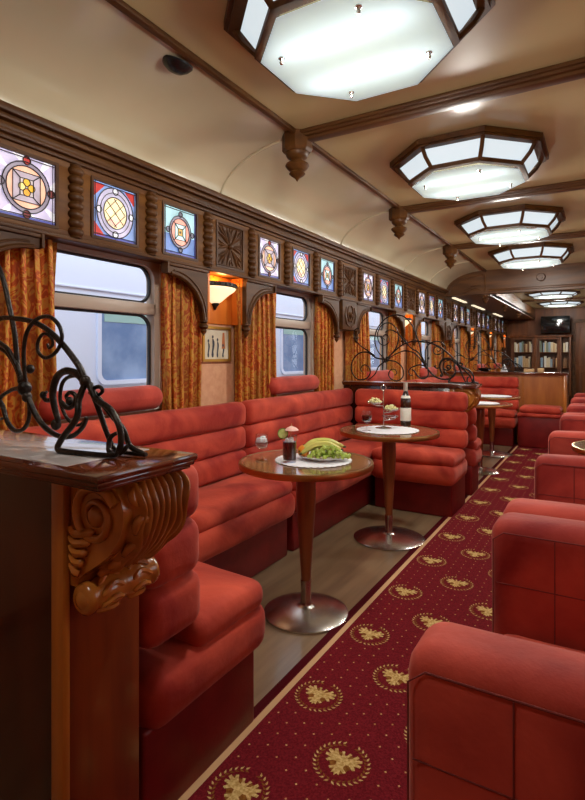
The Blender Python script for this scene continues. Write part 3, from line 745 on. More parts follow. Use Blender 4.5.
o = b.build('carpet_runner', [carpet_m, carpet_e, carpet_s, carpet_g, carpet_o], smooth=None, flip=False); tag(o, 'dark red carpet runner with gold eagle wreaths along the aisle', 'carpet')

# ------------------------------------------------------------------ partitions with corbel and scrollwork
def corbel_parts(root, y0, y1, xb, ztop, k=1.0):
    """scrolled acanthus corbel on the partition end; xb = end face of the partition, bulges towards +x"""
    P = spline([(.06 * k, 0, .0), (.125 * k, 0, -.006), (.158 * k, 0, -.03), (.168 * k, 0, -.07), (.155 * k, 0, -.115), (.122 * k, 0, -.155), (.082 * k, 0, -.185), (.05 * k, 0, -.205), (.03 * k, 0, -.222), (.025 * k, 0, -.24)], 8)
    W = y1 - y0; n = 120; b = MB(); grid = []; N = len(P)
    for i, p in enumerate(P):
        t = i / (N - 1); tg = (P[min(i + 1, N - 1)] - P[max(i - 1, 0)]).normalized(); nr = Vector((-tg.z, 0, tg.x)); row = []
        lw = (1.0 - .42 * t ** 1.4) * (1 + .07 * math.sin(t * 34)) * (.82 if t < .05 else 1)
        for j in range(n + 1):
            v = (j / n - .5) * 2; q = (v - .07) / (lw * .92); d = 0.0
            if abs(q) < 1 and .02 < t < .93:
                fl = abs(math.sin(q * 14.1 + .8 * math.sin(t * 8 + abs(q) * 3) * q)) ** .55
                curl = .5 + .5 * math.sin(t * 30 - abs(q) * 8)
                edge = min(1, (1 - abs(q)) * 7); e2 = min(1, (t - .02) * 14, (.93 - t) * 9)
                d = (.008 + .014 * fl + .010 * curl * abs(q) ** 1.3) * edge * e2
            row.append(b.v((xb + p.x + nr.x * d, y0 + W * j / n, ztop + p.z + nr.z * d)))
        grid.append(row)
    for i in range(N - 1):
        for j in range(n): b.f([grid[i][j], grid[i][j + 1], grid[i + 1][j + 1], grid[i + 1][j]])
    for j in (0, n): b.f([g[j] for g in grid] + [b.v((xb, y0 + W * j / n, ztop - .24)), b.v((xb, y0 + W * j / n, ztop))])
    def at(t, v):
        a = t * (N - 1); i = min(int(a), N - 2); p = P[i].lerp(P[i + 1], a - i); tg = (P[i + 1] - P[i]).normalized(); nr = Vector((-tg.z, 0, tg.x))
        return Vector((xb + p.x + nr.x * .012, y0 + W * (v + 1) / 2, ztop + p.z + nr.z * .012))
    for q in range(6):
        t = .08 + .135 * q; e = -.84 + .05 * q; m0 = -.30 + .06 * q
        b.tube(spline([at(t + .10, m0), at(t + .02, (m0 + e) / 2 + .05), at(t, e + .06), at(t + .045, e), at(t + .075, e + .10)], 4), [.003 + .007 * math.sin(PI * k_ / 16) for k_ in range(17)], 6)
    b.build('acanthus_scroll', carved, root, smooth=70)
    for yy, s_ in ((y0, -1), (y1, 1)):      # spiral volutes carved on both flat sides
        v = MB(); c = (xb + .085 * k, ztop - .078)
        sp = [(c[0] + (.072 - .0052 * a) * math.cos(a + .5) * k, yy + s_ * .003, c[1] + (.068 - .005 * a) * math.sin(a + .5)) for a in [i * .3 for i in range(38)]]
        v.tube(sp, [.013 * (1 - i / 55) for i in range(38)], 8)
        v.lathe([(0, s_ * .014), (.016, s_ * .010), (.024, 0), (.024, -s_ * .01)], (c[0], yy, c[1]), axis='y', n=18)
        for q in range(5):
            z = ztop - .125 - q * .02
            v.tube(spline([(xb + .008, yy + s_ * .002, z + .016), (xb + .03 * k, yy + s_ * .009, z + .004), (xb + (.085 - .011 * q) * k, yy + s_ * .004, z + .016 - .004 * q)], 4), [.004] + [.0095] * 7 + [.004], 6)
        v.build('volute', carved, root, smooth=60)
    r = MB(); L = y1 - y0 + .012; yc = (y0 + y1) / 2; zc = ztop - .262; xc = xb + .045 * k
    r.lathe([(0, -L / 2), (.026, -L / 2), (.034, -L / 2 + .006), (.036, -L / 2 + .018), (.031, -L / 2 + .026), (.035, -L * .25), (.038, -.02), (.033, -.006), (.033, .006), (.038, .02), (.035, L * .25), (.031, L / 2 - .026), (.036, L / 2 - .018), (.034, L / 2 - .006), (.026, L / 2), (0, L / 2)], (xc, yc, zc), axis='y', n=24)
    for s_ in (-1, 1):
        r.lathe([(0, s_ * .008), (.014, s_ * .004), (.019, 0), (.019, -s_ * .004)], (xc, yc + s_ * L / 2, zc), axis='y', n=16)
        for q in range(4):
            a0 = -1.2 + q * .75; R_ = .036; f_ = L * .5 - .03
            r.tube(spline([(xc + R_ * math.cos(a0), yc + s_ * .014, zc + R_ * math.sin(a0)), (xc + (R_ + .004) * math.cos(a0 + .35), yc + s_ * (.014 + f_ * .35), zc + (R_ + .004) * math.sin(a0 + .35)), (xc + (R_ - .002) * math.cos(a0 - .15), yc + s_ * f_, zc + (R_ - .002) * math.sin(a0 - .15))], 4), [.003] + [.0065] * 7 + [.002], 6)
    r.build('roll', carved, root, smooth=50)
pale_slab_m = mat('pale_inset', s2l(176, 168, 166), 0.06, col2=s2l(196, 190, 188), scale=(3, 3, 3), coat=.8)
def partition(y0, y1, label, top=1.0, xe=-1.0, ov=.04, over=.2):
    t = thing('partition', label, 'partition', (-1.6, (y0 + y1) / 2, 0), 'wooden booth partitions')
    MB().box(XL + .11, xe - .012, y0, y1, 0, top - .036, .004).build('panel', mahog, t)
    MB().box(xe - .03, xe, y0 - .004, y1 + .004, 0, top - .036, .004).build('end_board', endb, t)
    MB().box(xe - .036, xe + .006, y0 - .008, y0 + .012, 0, top - .04, .005).build('corner_strip', amber, t)
    b = MB(); xr = xe + over
    b.box(XL + .11, xr, y0 - ov, y1 - .005, top - .016, top, .005); b.box(XL + .11, xr - .008, y0 - ov + .008, y1 - .008, top - .027, top - .014, .004)
    b.box(XL + .11, xr - .018, y0 - ov + .018, y1 - .010, top - .036, top - .025, .004)
    ct = b.build('counter_top', mahog_top, t)
    MB().box(XL + .12, xr - .13, y0 - ov + .03, y1 - .03, top - .002, top + .0015, .001).build('inset', pale_slab_m, ct)  # pale glossy slab added over the wood for a whitish counter top
    cr_ = bpy.data.objects.new('corbel', None); COL.objects.link(cr_); cr_.parent = t; ORG[cr_.name] = org(t)
    corbel_parts(cr_, y0 + .014, y1 - .006, xe, top - .036, over / .2)
    return t
partition(.72, .93, 'dark mahogany partition with carved corbel in the left foreground', 1.027, ov=.076)
partition(4.57, 4.76, 'mahogany partition with carved corbel behind the sofa facing us', 1.01, xe=-1.1, over=.2)
IR = {
 'main': ([(0.175, 0.173), (0.192, 0.201), (0.222, 0.23), (0.269, 0.267), (0.323, 0.3), (0.39, 0.325), (0.474, 0.337), (0.549, 0.339), (.64, .31), (.72, .25), (.78, .20)], .0075),
 'f1': ([(0.172, 0.169), (0.177, 0.13), (0.167, 0.086), (0.207, 0.037), (0.217, 0.012), (0.19, 0.006), (.13, .006), (.07, .007), (.03, .012), (.018, .03)], .0075),
 'f2': ([(0.162, 0.166), (0.138, 0.119), (0.119, 0.07), (0.1, 0.027), (0.087, 0.008)], .007),
 'f3': ([(0.157, 0.167), (0.124, 0.133), (0.064, 0.111), (0.028, 0.076), (0.02, 0.04), (0.037, 0.010), (0.068, 0.014), (0.073, 0.042), (0.059, 0.055)], .0075),
 'f4': ([(0.148, 0.151), (0.091, 0.097), (0.055, 0.062), (0.037, 0.024), (0.0, 0.010), (-.012, .007), (.01, .006), (.05, .006), (.10, .006)], .0065),
 'curl': ([(0.157, 0.144), (0.143, 0.157), (0.121, 0.161), (0.11, 0.152), (0.124, 0.142), (0.136, 0.148)], .005),
 'cring': ([(0.182, 0.176), (0.207, 0.191), (0.253, 0.197), (0.29, 0.179), (0.306, 0.138), (0.296, 0.098), (0.285, 0.071), (0.299, 0.051)], .0095),
 'cin': ([(0.182, 0.166), (0.207, 0.185), (0.246, 0.18), (0.269, 0.16), (0.274, 0.119), (0.248, 0.08), (0.207, 0.063), (0.172, 0.079)], .005),
 'ccurl': ([(0.271, 0.119), (0.243, 0.104), (0.217, 0.115), (0.212, 0.135), (0.232, 0.144), (0.25, 0.134), (0.24, 0.122)], .006),
 'ccurl2': ([(0.306, 0.124), (0.334, 0.12), (0.347, 0.133), (0.332, 0.141)], .006),
 'spiral': ([(0.426, 0.161), (0.431, 0.24), (0.414, 0.296), (0.368, 0.33), (0.312, 0.336), (0.269, 0.314), (0.253, 0.28), (0.274, 0.247), (0.317, 0.23), (0.351, 0.243), (0.356, 0.271), (0.334, 0.292), (0.306, 0.284), (0.299, 0.266), (0.317, 0.255), (0.328, 0.266)], .0052),
 'low': ([(0.431, 0.147), (0.414, 0.123), (0.379, 0.079), (0.334, 0.047), (0.279, 0.031), (0.227, 0.035), (0.187, 0.058), (0.169, 0.085)], .0075),
 'blade': ([(0.437, 0.154), (0.455, 0.182), (0.468, 0.239), (0.48, 0.305), (0.511, 0.393), (0.536, 0.453), (0.57, 0.50), (.62, .545), (.70, .565), (.79, .54), (.87, .46), (.90, .36), (.87, .26), (.80, .19)], .007),
 'b8': ([(0.431, 0.14), (0.461, 0.175), (0.498, 0.217), (0.549, 0.25), (.63, .26), (.71, .23), (.78, .19)], .006),
 'b9': ([(0.435, 0.154), (0.455, 0.204), (0.498, 0.254), (0.549, 0.28), (.61, .34), (.68, .41), (.75, .44), (.80, .42)], .0065),
 'l1': ([(0.408, 0.12), (0.449, 0.139), (0.486, 0.145), (0.524, 0.136), (0.56, 0.12), (.585, .09), (.57, .06), (.54, .06)], .006),
 'l2': ([(0.549, 0.106), (0.524, 0.092), (0.498, 0.057), (0.461, 0.034), (0.42, 0.041), (0.402, 0.071), (0.411, 0.116)], .0065),
 'tallspiral': ([(.78, .20), (.70, .28), (.67, .38), (.70, .46), (.77, .50), (.84, .47), (.87, .40), (.85, .33), (.80, .31), (.76, .34), (.765, .385), (.80, .40), (.82, .375), (.80, .355)], .0055),
 'lowspiral': ([(.78, .18), (.70, .17), (.64, .12), (.635, .05), (.68, .01), (.74, .02), (.77, .06), (.75, .10), (.71, .105), (.69, .075), (.71, .055)], .0055),
 'leftc': ([(.78, .19), (.88, .20), (.97, .25), (1.06, .24), (1.125, .17), (1.13, .08), (1.07, .015), (.99, .02), (.945, .07), (.96, .125), (1.01, .14), (1.04, .105), (1.02, .075)], .0065),
 'leftin': ([(.79, .18), (.86, .13), (.90, .06), (.97, .008)], .006),
 'tops': ([(.90, .22), (.98, .27), (1.06, .32), (1.11, .39), (1.10, .45), (1.06, .455), (1.05, .42)], .0055),
}
def ironwork(yc, label, xe=-.873, base=1.027, first=None):
    t = local('iron_scrollwork', label, 'ironwork', (xe, yc, base), 'wrought iron scroll screens')
    g = {'foot': MB(), 'scroll': MB()}
    for nm, (pts, r) in IR.items():
        q = spline([(-s_, 0, z) for s_, z in pts], 6); k = len(q); P = []
        for i, p in enumerate(q):
            y = 0.0; tt = i / (k - 1)
            if nm == 'f1': y = -.045 * math.sin(tt * PI)
            if nm == 'f2': y = .02 * tt
            if nm == 'f3': y = -.02 * math.sin(tt * PI)
            if nm == 'f4': y = .022 * math.sin(tt * PI * .9)
            if nm in ('b8', 'l1', 'lowspiral', 'tops'): y = .010 * math.sin(tt * PI)
            if nm in ('spiral', 'l2', 'tallspiral', 'b9'): y = -.010 * math.sin(tt * PI)
            P.append((p.x, p.y + y, max(p.z, .0075)))
        taper = [1.04 * r * (1 - .35 * (i / (k - 1)) ** 2) for i in range(k)]
        g['foot' if nm in ('f1', 'f2', 'f3', 'f4', 'curl') else 'scroll'].tube(P, taper, 8)
    for (s_, z, r) in ((.175, .172, .014), (.431, .148, .018), (.44, .17, .013), (.42, .125, .013), (.78, .19, .02), (.76, .205, .014), (.80, .175, .014), (.292, .06, .013), (.405, .20, .011), (.347, .133, .009), (.236, .122, .010)):
        g['scroll'].sphere((-s_, 0, z), r, 10, 1.15)
    for k_, m_ in g.items(): m_.build(k_, iron, t, smooth=60)
    return t
iw = ironwork(.80, 'large wrought iron scrollwork on the foreground partition top'); iw.scale = (.92, 1, .95)
copy_tree(iw, (-.93, 4.66, 1.01), 'wrought iron scrollwork on the partition behind the wine bottle').scale = (1.03, 1, 1.1)
copy_tree(iw, (-1.0, 8.3, 1.02), 'wrought iron scrollwork standing on the far bar counter')

# ------------------------------------------------------------------ banquettes
def banquette(label, loc, rot, wdt, dep, bl_=0.0, br_=0.0, vm=velvet, pads=1, bd=.125):
    """back at local y=0, front at y=dep; bl_/br_ lengthen the backrest past the seat"""
    t = local('banquette_sofa', label, 'sofa', loc, 'red velvet booth sofas', rot); h = wdt / 2
    MB().box(-h + .03, h - .03, .01, dep - .03, 0.002, .27, .012, 3).build('base', leather, t)
    MB().cushion(-h, h, .02, dep + .03, .245, .41, .06, (0, .008, .0), wob=.0015).build('seat_roll', vm, t)
    for k in range(pads):
        x0 = -h + wdt * k / pads; x1 = -h + wdt * (k + 1) / pads
        MB().cushion(x0 + .004, x1 - .004, bd - .02, dep + .012, .385, .485, .045, (0, .006, .022), wob=.003).build('seat_pad', vm, t)
    for k in range(3):
        z = .475 + .155 * k
        MB().cushion(-h - bl_, h + br_, 0.005, bd + (.01 if k == 0 else 0), z, z + .163, .05, (0, .012, 0), wob=.0015).build('back_roll', vm, t)
    return t
# wall sofas (front faces +x): rotation -90 deg, local x -> -y
def wall_sofa(y0, y1, label, **k): return banquette(label, (XL + .11, (y0 + y1) / 2, 0), -PI / 2, y1 - y0, .475, **k)
wall_sofa(.955, 2.83, 'red velvet sofa along the wall under the nearest window', pads=2)
wall_sofa(2.84, 4.55, 'red velvet wall sofa behind the fruit table reaching the corner', pads=2)
wall_sofa(4.77, 6.5, 'red velvet wall sofa just beyond the scrollwork partition', pads=2)
wall_sofa(6.51, 8.15, 'red velvet wall sofa in the far booth corner', pads=2)
banquette('red velvet sofa seat backing onto the foreground partition', (-1.31, .955, 0), 0, .64, .545, bl_=.35, bd=.22)
banquette('red velvet sofa facing us below the scrollwork partition', (-1.312, 4.555, 0), PI, .69, .505, br_=.32)
banquette('red velvet sofa behind the scrollwork partition facing away', (-1.30, 4.79, 0), 0, .66, .345, bl_=.35)
banquette('red velvet sofa against the far wooden bar facing us', (-1.36, 8.15, 0), PI, .66, .44, br_=.3)
# padded stool at the end of that sofa
t = thing('padded_stool', 'red padded stool against the bar beside the far sofa', 'stool', (-.73, 7.95, 0))
MB().box(-1.0, -.46, 7.72, 8.12, .012, .43, .015, 3).build('base', leather, t)
MB().cushion(-1.01, -.45, 7.70, 8.13, .42, .475, .025, wob=.001).build('seat_roll', velvet, t)
MB().cushion(-.985, -.47, 7.71, 8.12, .47, .56, .045, (0, 0, .02), wob=.002).build('seat_pad', velvet, t)
# bolsters along the window sills
bl0 = None
for i, c in enumerate(WIN):
    lab = 'dusty red bolster lying along the sill of the %s window' % ORD[i]
    if bl0 is None:
        b = MB(); b.cushion(-.07, .07, -.385, .37, 0, .135, .066, wob=.0015); bl0 = b.build('sill_bolster', velvet2); bl0.location = (XL + .075, c, .952); tag(bl0, lab, 'bolster', 'bolsters on the window sills')
    else:
        d = bl0.copy(); COL.objects.link(d); d.location = (XL + .075, c, .952); d['label'] = lab

# ------------------------------------------------------------------ armchairs on the right
def armchair(y0, y1, label, x0=-.29):
    t = thing('armchair', label, 'armchair', (.2, (y0 + y1) / 2, 0), 'red velvet armchairs along the right wall'); x1 = .68; T = .165
    MB().box(x0 + .03, x1, y0 + .012, y1 - .012, .012, .26, .015, 3).build('base', leather, t)
    MB().cushion(x0 + .015, x1 - .15, y0 + T - .01, y1 - T + .01, .25, .462, .06, (.008, 0, .02), wob=.002).build('seat_cushion', velvet, t)
    MB().cushion(x1 - .19, x1, y0 + .005, y1 - .005, .25, .86, .06, (.015, 0, 0), wob=.002).build('backrest', velvet, t)
    for (a, c, nf) in ((y0, y0 + T, -1), (y1 - T, y1, 1)):
        ar = MB().cushion(x0, x1 - .1, a, c, .03, .762, .05, (0, 0, .010), wob=.001).build('arm', velvet2, t)
        s_ = MB()
        for yy in (a - .0005, c + .0005):
            s_.tube([(x0 + .012, yy, .10), (x0 + .012, yy, .71), (x0 + .04, yy, .733), (x1 - .2, yy, .733)], .002, 6)
            s_.tube([(x0 + .175, yy, .08), (x0 + .175, yy, .73)], .0016, 6)
            s_.tube([(x0 + .02, yy, .585), (x1 - .2, yy, .585)], .0016, 6)
        s_.build('piping', seam_m, ar)
    return t
armchair(.845, 1.795, 'red velvet armchair nearest the camera at lower right')
armchair(1.82, 2.94, 'red velvet armchair second along the right side')
armchair(3.72, 4.95, 'red velvet armchair third along the right side past the small table', -.305)
armchair(4.97, 5.95, 'red velvet armchair fourth along the right side', -.31)
armchair(5.985, 6.88, 'red velvet armchair fifth along the right side', -.31)
armchair(6.92, 7.9, 'red velvet armchair farthest along the right side', -.325)

# ------------------------------------------------------------------ tables
def table(x, y, label, rt=.325, rb=.205):
    t = local('pedestal_table', label, 'table', (x, y, 0), 'round pedestal tables')
    MB().lathe([(0, .715), (rt - .012, .715), (rt - .008, .719), (rt - .006, .736), (rt - .008, .741), (0, .741)], n=56).build('table_top', tabletop, t, smooth=30)
    MB().lathe([(rt - .008, .713), (rt, .714), (rt + .003, .727), (rt, .741), (rt - .010, .743), (rt - .014, .741)], n=56).build('edge_band', brass, t)
    MB().lathe([(0, .16), (.024, .16), (.026, .2), (.034, .34), (.044, .48), (.049, .58), (.047, .65), (.041, .69), (.038, .70), (0, .70)], n=28).build('stem', tablew, t)
    MB().lathe([(0, .69), (.05, .69), (.09, .708), (.11, .712), (.11, .716), (0, .716)], n=28).build('top_flange', steel, t)
    MB().lathe([(.0, .165), (.026, .165), (.027, .16), (.024, .06), (.03, .045), (.05, .036), (.0, .036)], n=28).build('collar', steel, t)
    MB().lathe([(0, .04), (.05, .038), (.12, .03), (rb - .02, .018), (rb, .010), (rb, .002), (0, .002)], n=56).build('base', steel, t, smooth=30)
    return t
table(-1.243, 2.225, 'round pedestal table carrying the fruit plate and cocktail')
table(-1.26, 3.42, 'round pedestal table carrying the wine bottle and snack stand', .335, .24)
table(-1.14, 5.9, 'round pedestal table beyond the scrollwork partition, nearer of two')
table(-1.21, 7.0, 'round pedestal table beyond the partition, nearer the far sofa', .335, .24)
table(.17, 3.36, 'round table between the armchairs on the right side', .32).location.z = .0112
TZ = .7435
def doily(x, y, r, label):
    b = MB(); n = 72; t_ = []
    b.lathe([(0, 0), (r * .9, 0), (r * .9, .0015), (0, .0015)], (x, y, TZ), n=48)
    for i in range(36):
        a = 2 * PI * i / 36; b.lathe([(0, 0.0003), (r * .085, 0.0003), (r * .085, .0014), (0, .0014)], (x + r * .91 * math.cos(a), y + r * .91 * math.sin(a), TZ), n=10)
    o = b.build('doily', doily_m, smooth=None); tag(o, label, 'doily', 'white paper doilies')
doily(-1.215, 2.25, .19, 'white round paper doily under the fruit plate'); doily(-1.27, 3.42, .215, 'white round paper doily under the snack stand and bottle')
# far table linen
doily(-1.21, 7.0, .24, 'white paper doily on the table by the far sofa'); doily(-1.14, 5.9, .2, 'white paper doily on the table just past the partition')

# fruit plate
DZ = TZ + .0018
t = thing('fruit_plate', 'white oval china plate of fruit on the nearest round table', 'plate', (-1.18, 2.28, DZ))
MB().lathe([(0, .0), (.07, .0), (.075, .004), (.12, .018), (.125, .022), (.118, .022), (.075, .009), (0, .006)], (-1.18, 2.28, DZ), n=40, sy=.9).build('dish', white_c, t)
def banana(p0, mid, p1, r, label):
    t = thing('banana', label, 'banana', p0, 'bananas on the fruit plate')
    q = spline([p0, Vector(p0).lerp(Vector(mid), .6) + Vector((0, 0, .008)), mid, Vector(mid).lerp(Vector(p1), .4) + Vector((0, 0, .008)), p1], 5); k = len(q)
    MB().tube(q, [r * min(1, .35 + 3.2 * min(i, k - 1 - i) / k) for i in range(k)], 7).build('peel', banana_m, t, smooth=50)
    for e, e2 in ((q[0], q[1]), (q[-1], q[-2])):
        d = (e - e2).normalized(); MB().tube([e, e + d * .014], [r * .36, r * .25], 7).build('tip', bananatip, t)
banana((-1.265, 2.215, DZ + .045), (-1.205, 2.285, DZ + .082), (-1.10, 2.345, DZ + .060), .019, 'yellow green banana lying on top at the back of the plate')
banana((-1.255, 2.205, DZ + .034), (-1.185, 2.262, DZ + .072), (-1.10, 2.315, DZ + .050), .018, 'yellow green banana lying in front against the grapes')
for (x, y, z, lab) in ((-1.262, 2.235, DZ + .040, 'small orange at the left of the fruit plate'), (-1.225, 2.31, DZ + .042, 'small orange behind the bananas on the plate')):
    t = thing('orange', lab, 'orange', (x, y, z), 'oranges on the fruit plate'); MB().sphere((x, y, z), .03, 18, .95).build('peel', orange_m, t); MB().lathe([(0, .0285), (.004, .0285), (.005, .031), (0, .032)], (x, y, z), n=8).build('stem_end', stem_m, t)
t = thing('grape_bunch', 'bunch of green grapes heaped at the front of the fruit plate', 'grapes', (-1.15, 2.24, DZ + .02))
rg = random.Random(4); g0 = None; pts = []
while len(pts) < 62:
    u = rg.uniform(0, 1); p = Vector((-1.205 + .145 * u + rg.uniform(-.012, .012), 2.205 + .085 * u + rg.uniform(-.035, .035), 0))
    ce = Vector((-1.135, 2.247, 0)); dd = ((p - ce).length / .095)
    p.z = DZ + .022 + max(0, (1 - dd * dd)) * rg.uniform(.0, .05)
    if all((p - q).length > .0125 for q in pts): pts.append(p)
for p in pts:
    if g0 is None:
        g0 = MB().sphere(tuple(org(t)), .0102, 10, 1.12).build('grape', grape_m, t); g0.location = p - org(t)
    else:
        d = g0.copy(); COL.objects.link(d); d.location = p - org(t); d.parent = t
MB().tube(spline([(-1.21, 2.225, DZ + .05), (-1.17, 2.235, DZ + .06), (-1.13, 2.25, DZ + .055)], 5), .0025, 6).build('stalk', stem_m, t)
# tall red cocktail
cx, cy_ = -1.282, 2.135
t = thing('cocktail_glass', 'tall glass of dark red cocktail with lime and paper umbrella', 'cocktail', (cx, cy_, TZ))
MB().lathe([(0, 0), (.029, 0), (.032, .006), (.035, .13), (.0335, .13), (.0305, .012), (0, .010)], (cx, cy_, DZ), n=28).build('glass', glass, t)
MB().lathe([(0, .012), (.0297, .013), (.0322, .098), (0, .099)], (cx, cy_, DZ), n=28).build('drink', wine_m, t)
b = MB()
for (dx, dy, z) in ((.008, .004, .1), (-.01, -.004, .1), (.002, .012, .108), (-.003, -.012, .105)): b.cushion(cx + dx - .009, cx + dx + .009, cy_ + dy - .009, cy_ + dy + .009, DZ + z - .009, DZ + z + .009, .003)
b.build('ice', ice_m, t)
MB().sphere((cx - .003, cy_ - .018, DZ + .088), .0085, 10).build('cherry', cherry_m, t)
b = MB(); b.lathe([(0, -.0025), (.0235, -.0025), (.0235, .0025), (0, .0025)], (0, 0, 0), axis='x', n=24)
Rm = Matrix.Rotation(-.95, 3, 'Z'); bmesh.ops.rotate(b.bm, verts=b.bm.verts[:], cent=(0, 0, 0), matrix=Rm); bmesh.ops.translate(b.bm, verts=b.bm.verts[:], vec=(cx - .030, cy_ - .012, DZ + .135)); ls = b.build('lime_slice', lime, t)
b = MB(); b.lathe([(.0225, -.003), (.0255, -.003), (.0255, .003), (.0225, .003)], (0, 0, 0), axis='x', n=24); bmesh.ops.rotate(b.bm, verts=b.bm.verts[:], cent=(0, 0, 0), matrix=Rm); bmesh.ops.translate(b.bm, verts=b.bm.verts[:], vec=(cx - .030, cy_ - .012, DZ + .135)); b.build('rind', limepeel, ls)
b = MB(); b.lathe([(.034, .150), (.024, .160), (.0, .172), (.024, .162), (.034, .152)], (cx + .005, cy_ + .01, DZ), n=12); u_ = b.build('paper_umbrella', pinkpaper, t, smooth=15)
MB().tube([(cx + .0, cy_ + .0, DZ + .06), (cx + .005, cy_ + .01, DZ + .182)], .0016, 6).build('stick', tan_m, u_)
# stemmed glasses
def goblet(x, y, label, hgt, rb, fill_m, fill, ice=False):
    t = thing('stemmed_glass', label, 'glass', (x, y, TZ)); k = hgt / .14
    MB().lathe([(0, .0), (.030, .0), (.028, .003), (.006, .006), (.004, .012), (.004, .05 * k), (.012, .056 * k), (rb * .8, .07 * k), (rb, .09 * k), (rb, .105 * k), (rb * .86, .14 * k), (rb * .83, .14 * k), (rb * .96, .105 * k), (rb * .96, .09 * k), (rb * .76, .072 * k), (0, .060 * k)], (x, y, TZ + .001), n=28).build('glass', glass, t)
    MB().lathe([(0, .061 * k), (rb * .74, .073 * k), (rb * .94, .09 * k), (rb * .94, (.09 + .02 * fill) * k), (0, (.09 + .02 * fill) * k)], (x, y, TZ + .001), n=28).build('drink', fill_m, t)
    if ice:
        b = MB()
        for (dx, dy, z) in ((.012, .004, .108), (-.012, -.006, .106), (.0, .012, .118), (-.004, -.012, .112)): b.cushion(x + dx - .011, x + dx + .011, y + dy - .011, y + dy + .011, TZ + z * k - .011, TZ + z * k + .011, .004)
        b.build('ice', ice_m, t)
clear_d = glassy('clear_drink', (.95, .97, .95, 1), .2, .4)
goblet(-1.425, 2.11, 'stemmed glass of clear iced drink at left of fruit table', .125, .033, clear_d, .5, True)
goblet(-1.37, 3.29, 'stemmed wine glass of dark red wine beside the snack stand', .135, .036, wine_m, .9)
# wine bottle
bx, by = -1.235, 3.70
t = thing('wine_bottle', 'dark wine bottle with pale label and foil on the second table', 'bottle', (bx, by, DZ))
MB().lathe([(0, 0), (.036, 0), (.0385, .004), (.0385, .17), (.035, .195), (.022, .225), (.0155, .25), (.0145, .30), (.0145, .31), (0, .31)], (bx, by, DZ), n=32).build('glass', bottle_m, t)
MB().lathe([(.0152, .248), (.0158, .25), (.015, .312), (.0, .314)], (bx, by, DZ), n=28).build('foil', foil_m, t)
MB().lathe([(.0390, .035), (.0394, .036), (.0394, .128), (.0390, .129)], (bx, by, DZ), n=24, a0=-PI * .95, a1=PI * .1).build('label', label_m, t)
MB().lathe([(.0355, .199), (.0362, .199), (.0282, .217), (.0275, .217)], (bx, by, DZ), n=24, a0=-PI * .95, a1=PI * .1).build('neck_label', label_m, t)
# snack stand
sx_, sy_ = -1.318, 3.47
t = thing('snack_stand', 'chrome snack stand with ring handle and three glass bowls', 'stand', (sx_, sy_, DZ))
MB().lathe([(0, 0), (.055, 0), (.056, .004), (.02, .01), (.006, .016), (0, .016)], (sx_, sy_, DZ), n=28).build('foot', steel, t)
MB().tube([(sx_, sy_, DZ + .01), (sx_, sy_, DZ + .265)], .004, 10).build('pole', steel, t)
MB().tube([(sx_ + .018 * math.cos(a) * .86, sy_ + .018 * math.cos(a) * .51, DZ + .283 + .018 * math.sin(a)) for a in [2 * PI * i / 20 for i in range(20)]], .0035, 8, closed=True).build('ring_handle', steel, t)
bowls = []
for (dx, dy, z) in ((-.052, -.033, .160), (.046, .027, .112), (.040, .020, .060)):
    x, y = sx_ + dx, sy_ + dy
    MB().lathe([(0, 0), (.02, 0), (.04, .008), (.054, .024), (.056, .03), (.053, .03), (.038, .012), (0, .005)], (x, y, DZ + z), n=28).build('bowl', glass, t)
    MB().lathe([(.052, .018), (.056, .02), (.0555, .024), (.052, .024)], (x, y, DZ + z), n=28).build('band', steel, t)
    MB().tube([(sx_, sy_, DZ + z - .004), (sx_ + dx * .7, sy_ + dy * .7, DZ + z - .002), (x, y, DZ + z + .002)], .003, 8).build('arm', steel, t); bowls.append((x, y, DZ + z))
for (x, y, z), lab in zip(bowls[:2], ('heap of pale snacks in the upper bowl of snack stand', 'heap of pale snacks in the middle bowl of snack stand')):
    b = MB(); rg = random.Random(int(z * 1000))
    for i in range(60):
        a, r = rg.uniform(0, 2 * PI), .046 * math.sqrt(rg.uniform(0, 1)); b.sphere((x + r * math.cos(a), y + r * math.sin(a), z + .018 + .036 * (1 - (r / .05) ** 2) * rg.uniform(.4, 1)), rg.uniform(.006, .01), 8, rg.uniform(.7, 1.2))
    o = b.build('snack_heap', snack_m); tag(o, lab, 'snacks', kind='stuff')

# ------------------------------------------------------------------ far end: bar, bookcase, screen, door
t = thing('bar_counter', 'wooden bar counter with pale top across the far end', 'bar counter', (-1.3, 8.3, 0))
MB().box(-2.12, -.44, 8.17, 8.42, .0, .985, .006).build('front_panel', barw, t)
for x in (-2.0, -1.5, -1.0): MB().box(x, x + .04, 8.162, 8.17, .05, .95, .003).build('stile', barw, t)
MB().box(-.475, -.43, 8.155, 8.43, 0, .985, .006).build('end_post', amber, t)
MB().box(-2.12, -.41, 8.13, 8.45, .985, 1.015, .006).build('counter_top', mahog_top, t)
def tent(x, y, label):
    b = MB(); b.prism([(x - .05, y - .04, 1.016), (x + .05, y - .04, 1.016), (x, y - .0, 1.13)], (.0, .05, 0)); o = b.build('menu_card', doily_m, smooth=None); tag(o, label, 'card', 'cards on the bar')
tent(-1.27, 8.36, 'white folded tent card standing on the bar by the scrollwork')
o = MB().box(-.98, -.85, 8.2, 8.3, 1.016, 1.065, .006).build('card_box', tan_m); tag(o, 'small tan box at the middle of the bar top', 'box', 'tan boxes on the bar')
o = MB().box(-.80, -.72, 8.2, 8.3, 1.016, 1.075, .006).build('card_box', tan_m); tag(o, 'taller tan box on the bar top nearer its right end', 'box', 'tan boxes on the bar')
o = MB().lathe([(0, 0), (.05, 0), (.09, .03), (.1, .05), (.09, .05), (.05, .015), (0, .01)], (-1.55, 8.35, 1.016), n=24).build('dish', black); tag(o, 'black shallow dish on the bar left of the tent card', 'dish')
